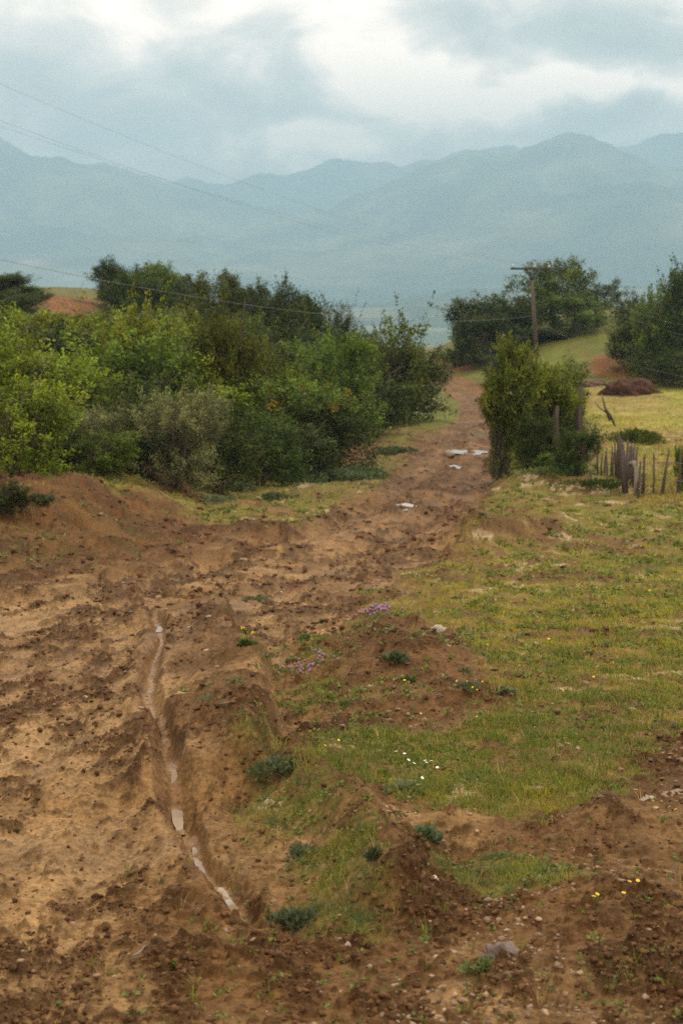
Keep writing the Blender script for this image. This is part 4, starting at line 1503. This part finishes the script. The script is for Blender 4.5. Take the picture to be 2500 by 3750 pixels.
# ------------------------------------------------------------------ stake fence
def build_fence():
    g = np.random.default_rng(21)
    x0, y0 = x_at(2330, 30.6, -2.3), 30.6
    t = empty('stake_fence', (x0, y0, HS(x0, y0)))
    tag(t, 'rough fence of weathered grey brown stakes and sticks at the edge of the meadow', 'fence')
    base = Vector(t.location)

    def stake(px, Y, top, r, lean=0.0, mat='weathered', name='stake'):
        z = HS(x_at(px, Y, -2.3), Y)
        x = x_at(px, Y, z)
        h = z_at(top, Y) - z
        p0 = np.array([x, Y, z - .08]) - np.array(base)
        L = lean * h
        pth = [p0, p0 + np.array([L * .5 + g.normal() * .012, g.normal() * .01, h * .5]), p0 + np.array([L, 0, h + .08])]
        b = MB(); b.tube(pth, [r, r * .92, r * .6], 7, wob=.12, seed=int(px) + int(top))
        return b.build(name, M[mat], t)
    # dense run coming towards the camera
    run = np.linspace(0, 1, 21)
    for k, s in enumerate(run):
        Y = 37 - 6.0 * s
        px = 2252 + (2326 - 2252) * s + g.uniform(-4, 4)
        top = 1622 + 48 * s + g.uniform(-32, 22)
        stake(px, Y, top, g.uniform(.018, .042), g.uniform(-.07, .07))
    for px, Y, top in [(2188, 38.5, 1630), (2200, 38.2, 1660), (2212, 38, 1640), (2222, 37.8, 1668), (2234, 37.5, 1635), (2243, 37.3, 1655)]:
        stake(px, Y, top, g.uniform(.018, .03), g.uniform(-.06, .06))
    for px, Y, top, r, ln in [(2334, 30.6, 1690, .03, .04), (2346, 30.9, 1662, .022, .06), (2355, 30.9, 1672, .02, -.02), (2388, 31, 1658, .024, .0), (2419, 31, 1648, .034, .14), (2478, 31.2, 1650, .032, .05), (2558, 31.2, 1650, .032, .02)]:
        stake(px, Y, top, r, ln)
    # split plank leaning on the run, and the bleached crooked limb
    b = MB()
    p = [np.array(at(2305, 1700, 31.2)), np.array(at(2318, 1694, 31.1)), np.array(at(2328, 1715, 31.0)), np.array(at(2326, 1760, 30.9)), np.array(at(2322, 1830, 30.9))]
    b.tube(np.array(p) - np.array(base), [.05, .055, .045, .035, .03], 8, wob=.1)
    b.build('bent_limb', M['pale_wood'], t, True)
    b = MB()
    p = [np.array(at(2290, 1830, 31.4)), np.array(at(2283, 1700, 31.5)), np.array(at(2281, 1650, 31.5))]
    b.tube(np.array(p) - np.array(base), [.07, .07, .04], 5, wob=.1)
    b.build('post', M['weathered'], t)
    # wires
    for row in (1700, 1765, 1815):
        b = MB()
        P = [np.array(at(px, row + 4 * math.sin(px * .05), 31.0)) for px in (2334, 2388, 2430, 2480, 2560)]
        b.tube(np.array(P) - np.array(base), .003, 4)
        b.build('fence_wire', M['wire'], t)
    return t


build_fence()


def old_post(px, Y, top, r, label, mat='weathered', h=None, z0=None):
    z = HS(x_at(px, Y, -3), Y)
    x = x_at(px, Y, z)
    h = z_at(top, Y) - z
    b = MB()
    b.tube([(0, 0, -.1), (.03, 0, h * .4), (.0, .02, h * .8), (.05, 0, h)], [r * 1.1, r, r * 1.05, r * .5], 9, wob=.12, seed=int(px))
    o = b.build('old_post', M[mat])
    o.location = (x, Y, z)
    tag(o, label, 'post')


old_post(2110, 36.0, 1418, .09, 'dark brown rotten post among the yellowish climber')
old_post(2028, 35.2, 1485, .08, 'grey weathered post in the brambles beside the ivy clad trunk')

# dead forked stump at the meadow edge
def build_snag():
    Y = 56.0
    x, y = x_at(2215, Y, -3.1), Y
    z = HS(x, y)
    b = MB()
    def P(px, py): 
        q = np.array(at(px, py, Y)); return q - np.array([x, y, z])
    b.tube([P(2232, 1540), P(2216, 1500), P(2206, 1465), P(2203, 1448)], [.055, .045, .03, .012], 7, wob=.1)
    b.tube([P(2222, 1515), P(2190, 1490), P(2176, 1470)], [.03, .022, .01], 6, wob=.1)
    b.tube([P(2250, 1560), P(2236, 1525), P(2216, 1495)], [.04, .04, .03], 6, wob=.1)
    o = b.build('dead_stump', M['weathered'])
    o.location = (x, y, z)
    tag(o, 'bare forked dead stump in the meadow edge above the fence', 'stump')


build_snag()

# ------------------------------------------------------------------ earth heaps, rocks
def heap(name, px, py, w, l, h, col, label, cat, seed, mat='clod', rough=.5):
    x, y = ground_at(px, py)
    V, T = lump((w / 2, l / 2, h), seed, rough, ICO3, .5)
    fine = n3(V / max(w, .01), seed + 7, .07) * h * .9
    V = V + (V / (np.linalg.norm(V, axis=1)[:, None] + 1e-6)) * fine[:, None]
    c = np.array(col)[None] * (1 + .8 * n3(V / w, seed + 2, .12)[:, None])
    me = np_mesh(name, V, None, T, c, False, M[mat])
    o = bpy.data.objects.new(name, me)
    o.location = (x, y, HS(x, y) - h * .12)
    return link(tag(o, label, cat))


heap('manure_heap', 2290, 1442, 2.8, 2.3, .72, (.070, .033, .020), 'dark brown manure heap on the meadow below the red earth', 'heap', 3, 'heap', .28)
heap('earth_heap', 2160, 1412, 1.6, 1.2, .3, (.16, .10, .07), 'low greyish earth heap left of the manure heap', 'heap', 4, 'heap')
heap('rock', 1601, 2318, .13, .10, .05, (.34, .29, .24), 'pale crumbly rock lying on top of the soil mound', 'rock', 5, 'stone', .9)
heap('rock', 2372, 2985, .085, .07, .04, (.36, .29, .23), 'pale angular rock on the right bank', 'rock', 6, 'stone', .9)
heap('rock', 2470, 2925, .16, .11, .03, (.27, .2, .15), 'flat brownish rock at the right edge', 'rock', 7, 'stone', .5)
heap('rock', 1950, 2905, .08, .05, .03, (.26, .20, .17), 'half buried brown rock in the grass', 'rock', 8, 'stone', .6)
heap('rock', 1830, 3535, .10, .07, .045, (.19, .145, .125), 'purplish brown clod like rock in the gully bed', 'rock', 9, 'stone', .7)
heap('stone', 1585, 3305, .035, .03, .02, (.5, .42, .33), 'small pale stone at the grassy gully rim', 'stone', 10, 'stone', .4)
heap('stone', 1278, 3470, .03, .025, .016, (.5, .38, .3), 'small pinkish stone at the foot of the grass clump', 'stone', 11, 'stone', .4)
heap('stone', 1030, 2122, .07, .05, .04, (.6, .57, .5), 'whitish stone at the edge of the track', 'stone', 12, 'stone', .4)

# sticks lying about
def stick(px, py, L, ang, r, label, mat='pale_wood'):
    x, y = ground_at(px, py)
    g = np.random.default_rng(int(px))
    n = 5
    P = []
    for i in range(n):
        t = (i / (n - 1) - .5) * L
        xx, yy = x + math.cos(ang) * t + g.normal() * L * .008, y + math.sin(ang) * t + g.normal() * L * .008
        P.append((xx - x, yy - y, H1(xx, yy) + r * 1.0))
    P = np.array(P); z0 = P[:, 2].mean(); P[:, 2] = .35 * (P[:, 2] - z0) + .008
    b = MB(); b.tube(P, np.linspace(r, r * .5, n), 6, wob=.1)
    o = b.build('stick', M[mat], None, True)
    o.location = (x, y, z0)
    tag(o, label, 'stick')


stick(515, 3480, .11, 1.25, .0045, 'pale straight stick on the mud in the foreground')
stick(860, 2720, .16, .35, .006, 'pale stick lying beside the rut')
stick(1330, 2182, .22, -.1, .008, 'thin stick at the border of turf and track')
stick(60, 2030, .3, .5, .008, 'thin brown stick on the bare bank', 'bark')
stick(150, 2100, .35, -.9, .01, 'dark stick at the foot of the bare bank', 'bark')
stick(1940, 2550, .12, -.8, .005, 'short brown stick on the slope of the mound', 'bark')

# ------------------------------------------------------------------ notable weeds and flowers
def weed(name, px, py, w, h, n, leaf, mat, label, cat='plant', shape='narrow', up=.9, seed=0, flowers=None, nf=0):
    x, y = ground_at(px, py)
    x, y = x, y
    g = np.random.default_rng(seed + int(px))
    z = H1(x, y)
    n = int(n * 2.6); leaf = leaf * .55
    a = g.uniform(0, 6.28, n); rr = np.sqrt(g.random(n)) * w / 2 * (.75 + .35 * np.sin(a * 3 + seed + px) + .15 * np.sin(a * 7))
    P = np.stack([np.cos(a) * rr, np.sin(a) * rr, g.random(n) * h * .55 * (1 - rr / w)], 1)
    D = np.stack([np.cos(a) * (.3 + rr / w), np.sin(a) * (.3 + rr / w), np.full(n, up)], 1) + g.normal(size=(n, 3)) * .55
    D[:, 2] = np.abs(D[:, 2])
    S = leaf * g.uniform(.6, 1.2, n)
    C = np.ones((n, 3)) * g.uniform(.75, 1.3, (n, 1))
    e = empty(name, (x, y, z - .004))
    tag(e, label, cat)
    link(bpy.data.objects.new('foliage', leaves_mesh(P, D, S, shape, C, g, M[mat], 'foliage')), e)
    if flowers:
        b = MB()
        for i in range(nf):
            q = g.integers(n)
            V, T = lump((.005, .005, .004), i, .3, ICO1)
            tip = P[q] + D[q] / np.linalg.norm(D[q]) * S[q] * .9
            b.add(V * (y / 7) + tip + np.array([0, 0, .004]), (), T)
        b.build('blossom', M[flowers], e)
    return e


weed('thistle', 1450, 2475, .16, .09, 60, .095, 'blue', 'broad leaved blue green thistle on top of the soil mound', shape='leaf')
weed('herb', 1500, 2510, .11, .06, 50, .06, 'weed', 'smaller leafy herb just below the blue green thistle', shape='leaf')
weed('flowering_herb', 1715, 2580, .20, .09, 260, .035, 'grey', 'grey feathery herb with a few yellow flowers beside the mound', flowers='yellow', nf=9)
weed('flowering_herb', 895, 2375, .16, .12, 260, .04, 'weed', 'upright tuft dotted with tiny yellow flowers on the strip by the track', flowers='yellow', nf=30)
weed('herb', 900, 2480, .12, .04, 60, .05, 'dark', 'dark flat leaved herb on the strip edge', shape='leaf')
weed('herb', 1190, 2250, .16, .06, 120, .05, 'dark', 'dark green herb at the top of the strip', shape='leaf')
weed('herb', 1120, 2345, .14, .05, 90, .05, 'weed', 'flat green herb behind the purple flowers', shape='leaf')
weed('herb', 940, 2175, .40, .05, 260, .05, 'blue', 'creeping blue green herb at the far end of the strip', shape='leaf')
weed('herb', 770, 2670, .26, .02, 130, .035, 'grey', 'creeping silvery herb on the mud right of the rut', shape='leaf')
weed('herb', 865, 2640, .12, .03, 60, .035, 'grey', 'small silvery herb behind the creeping one', shape='leaf')
weed('herb', 1270, 2585, .13, .05, 130, .04, 'weed', 'low green herb in front of the soil mound')
weed('herb', 1850, 2570, .15, .07, 90, .05, 'grey', 'broad greyish herb right of the yellow flowered one', shape='leaf')
weed('herb', 1700, 2480, .10, .05, 70, .04, 'grey', 'pale tuft on the right shoulder of the mound')
weed('herb', 1555, 3060, .13, .08, 70, .07, 'blue', 'blue green thistle like herb beside the dark hole', shape='leaf')
weed('herb', 1480, 2900, .22, .06, 160, .05, 'grey', 'silvery creeping herb at the top of the earth ridge', shape='leaf')
weed('herb', 1370, 3290, .05, .09, 50, .06, 'blue', 'upright bluish herb on the earth ridge')
weed('herb', 1560, 3420, .05, .03, 40, .04, 'weed', 'little green tuft in the gully mud')
weed('grass_tuft', 615, 3545, .055, .02, 90, .025, 'mid', 'lone little grass tuft on the foreground mud', 'grass tuft')
weed('grass_tuft', 50, 2975, .06, .02, 70, .025, 'mid', 'little grass tuft at the left edge of the mud', 'grass tuft')
weed('grass_tuft', 1770, 3590, .10, .05, 90, .05, 'weed', 'green tuft beside the purplish rock in the gully', 'grass tuft')
weed('herb', 1080, 3380, .16, .08, 160, .06, 'blue', 'bluish feathery herb at the near end of the grass clump')
weed('herb', 1040, 2880, .34, .07, 320, .06, 'blue', 'dark bluish herb at the top of the grass clump', shape='narrow')
weed('herb', 1120, 3120, .2, .06, 180, .05, 'blue', 'bluish herb in the middle of the grass clump')
weed('herb', 2225, 2465, .15, .04, 80, .06, 'mid', 'dark grassy tussock in the pasture')
weed('herb', 150, 1850, .4, .22, 160, .12, 'blue', 'leafy herb on the face of the bare bank', shape='leaf')
weed('herb', 870, 1800, .9, .35, 300, .12, 'grey', 'grey green herbs at the foot of the silvery bush', shape='leaf')
weed('herb', 1000, 1830, .6, .25, 260, .1, 'blue', 'dark round herb on the verge', shape='leaf')
weed('herb', 780, 1860, .8, .3, 300, .12, 'grey', 'pale grey herb cushion at the end of the bare bank', shape='narrow')
weed('nettle_patch', 1170, 1760, 2.6, .55, 1500, .18, 'blue', 'spreading blue green nettle patch on the left verge', 'plant', shape='leaf')
weed('nettle_patch', 1310, 1745, 1.5, .4, 800, .16, 'blue', 'right hand lobe of the blue green nettles nearest the track', 'plant', shape='leaf')
weed('nettle_patch', 1440, 1660, 1.2, .3, 400, .16, 'blue', 'small far nettle clump beside the track', 'plant', shape='leaf')
weed('weed_clump', 2330, 1625, 2.2, .8, 700, .25, 'mid', 'tall green weeds in the meadow behind the fence', 'plant')
weed('weed_clump', 2180, 1810, 1.6, .25, 500, .14, 'dark', 'dark weeds at the foot of the stake fence', 'plant')
weed('weed_clump', 2010, 1790, 1.3, .3, 400, .14, 'weed', 'pale weeds at the foot of the ivy clad trunk', 'plant')

# single flowers
def flower_meshes():
    out = {}
    for kind, mat, npet, R_ in (('daisy', 'white', 12, .011), ('yellow', 'yellow', 6, .009)):
        b = MB()
        for i in range(npet):
            a = i / npet * 6.283
            d = np.array([math.cos(a), math.sin(a), .12]); u = np.array([-math.sin(a), math.cos(a), 0]) * R_ * (.26 if npet > 8 else .5)
            b.add([d * R_ * .25 - u * .5, d * R_ * .25 + u * .5, d * R_ + u, d * R_ * 1.08, d * R_ - u], (), [(0, 1, 2), (0, 2, 3), (0, 3, 4)])
        pet = b.mesh('petals', M[mat])
        b = MB(); V, T = lump((R_ * .32, R_ * .32, R_ * .22), 3, .1, ICO1); b.add(V + np.array([0, 0, R_ * .12]), (), T)
        cen = b.mesh('centre', M['yellow'])
        b = MB(); b.tube([(0, 0, -.06), (.003, .002, -.03), (0, 0, 0)], [.0012, .001, .0009], 4)
        stem = b.mesh('stem', M['weed'])
        out[kind] = (pet, cen, stem)
    return out


FM = flower_meshes()


def flower(kind, px, py, label, group, sc=1.0):
    x, y = ground_at(px, py)
    z = H1(x, y) + .05
    e = empty('daisy' if kind == 'daisy' else 'yellow_flower', (x, y, z), rng.uniform(0, 6))
    e.rotation_euler = (rng.uniform(.1, .7), rng.uniform(-.3, .3), rng.uniform(0, 6))
    s = sc * max(1, y / 8)
    e.scale = (s, s, s)
    for nm, me in zip(('petals', 'centre', 'stem'), FM[kind]):
        link(bpy.data.objects.new(nm, me), e)
    tag(e, label, 'flower', group)


for px, py in [(1560, 2838), (1545, 2882), (1605, 2862), (1600, 2850), (1528, 2915), (1495, 2820), (1480, 2798), (1450, 2790), (1515, 2840), (1578, 2828), (1555, 2830)]:
    flower('daisy', px, py, 'white daisy in the grass above the earth ridge', 'white daisies', .7)
for px, py in [(2385, 3064), (2445, 3082), (2468, 3090), (2410, 3122), (2170, 3424), (2182, 3416), (2278, 3424), (2330, 3365), (2300, 3365), (2480, 3040)]:
    flower('yellow', px, py, 'small yellow flower on the bare right bank', 'yellow flowers on the right bank', .75)
gy = np.random.default_rng(8)
for i in range(20):
    flower('yellow', gy.uniform(1700, 2480), gy.uniform(2150, 2700), 'tiny yellow flower in the pasture turf', 'yellow flowers in the pasture', .65)
for px, py in [(1465, 2500), (1480, 2525), (1285, 2535), (1540, 2625), (1745, 2655), (1400, 2340), (1350, 2330), (1180, 2320), (950, 2760), (1190, 2770), (1240, 2755)]:
    flower('yellow', px, py, 'yellow flower on the soil mound and its strip', 'yellow flowers around the mound', .7)


def flower_patch(px, py, w, l, n, mat, label, seed):
    x, y = ground_at(px, py)
    g = np.random.default_rng(seed)
    X = x + g.normal(size=n) * w / 3; Y = y + g.normal(size=n) * l / 3
    Zz = height(X, Y)
    b = MB()
    for i in range(n):
        V, T = lump((.008, .008, .010), i % 9, .4, ICO0)
        b.add(V * max(1, y / 9) + np.array([X[i] - x, Y[i] - y, Zz[i] - Zz[0] + .03]), (), T)
    o = b.build('purple_flowers', M[mat])
    o.location = (x, y, Zz[0])
    tag(o, label, 'flowers', kind='stuff')


flower_patch(1385, 2248, .32, .40, 50, 'purple', 'lilac pink flower patch at the back of the soil mound', 1)
flower_patch(1120, 2440, .34, .45, 40, 'purple', 'purple flowers in the grass of the strip', 2)
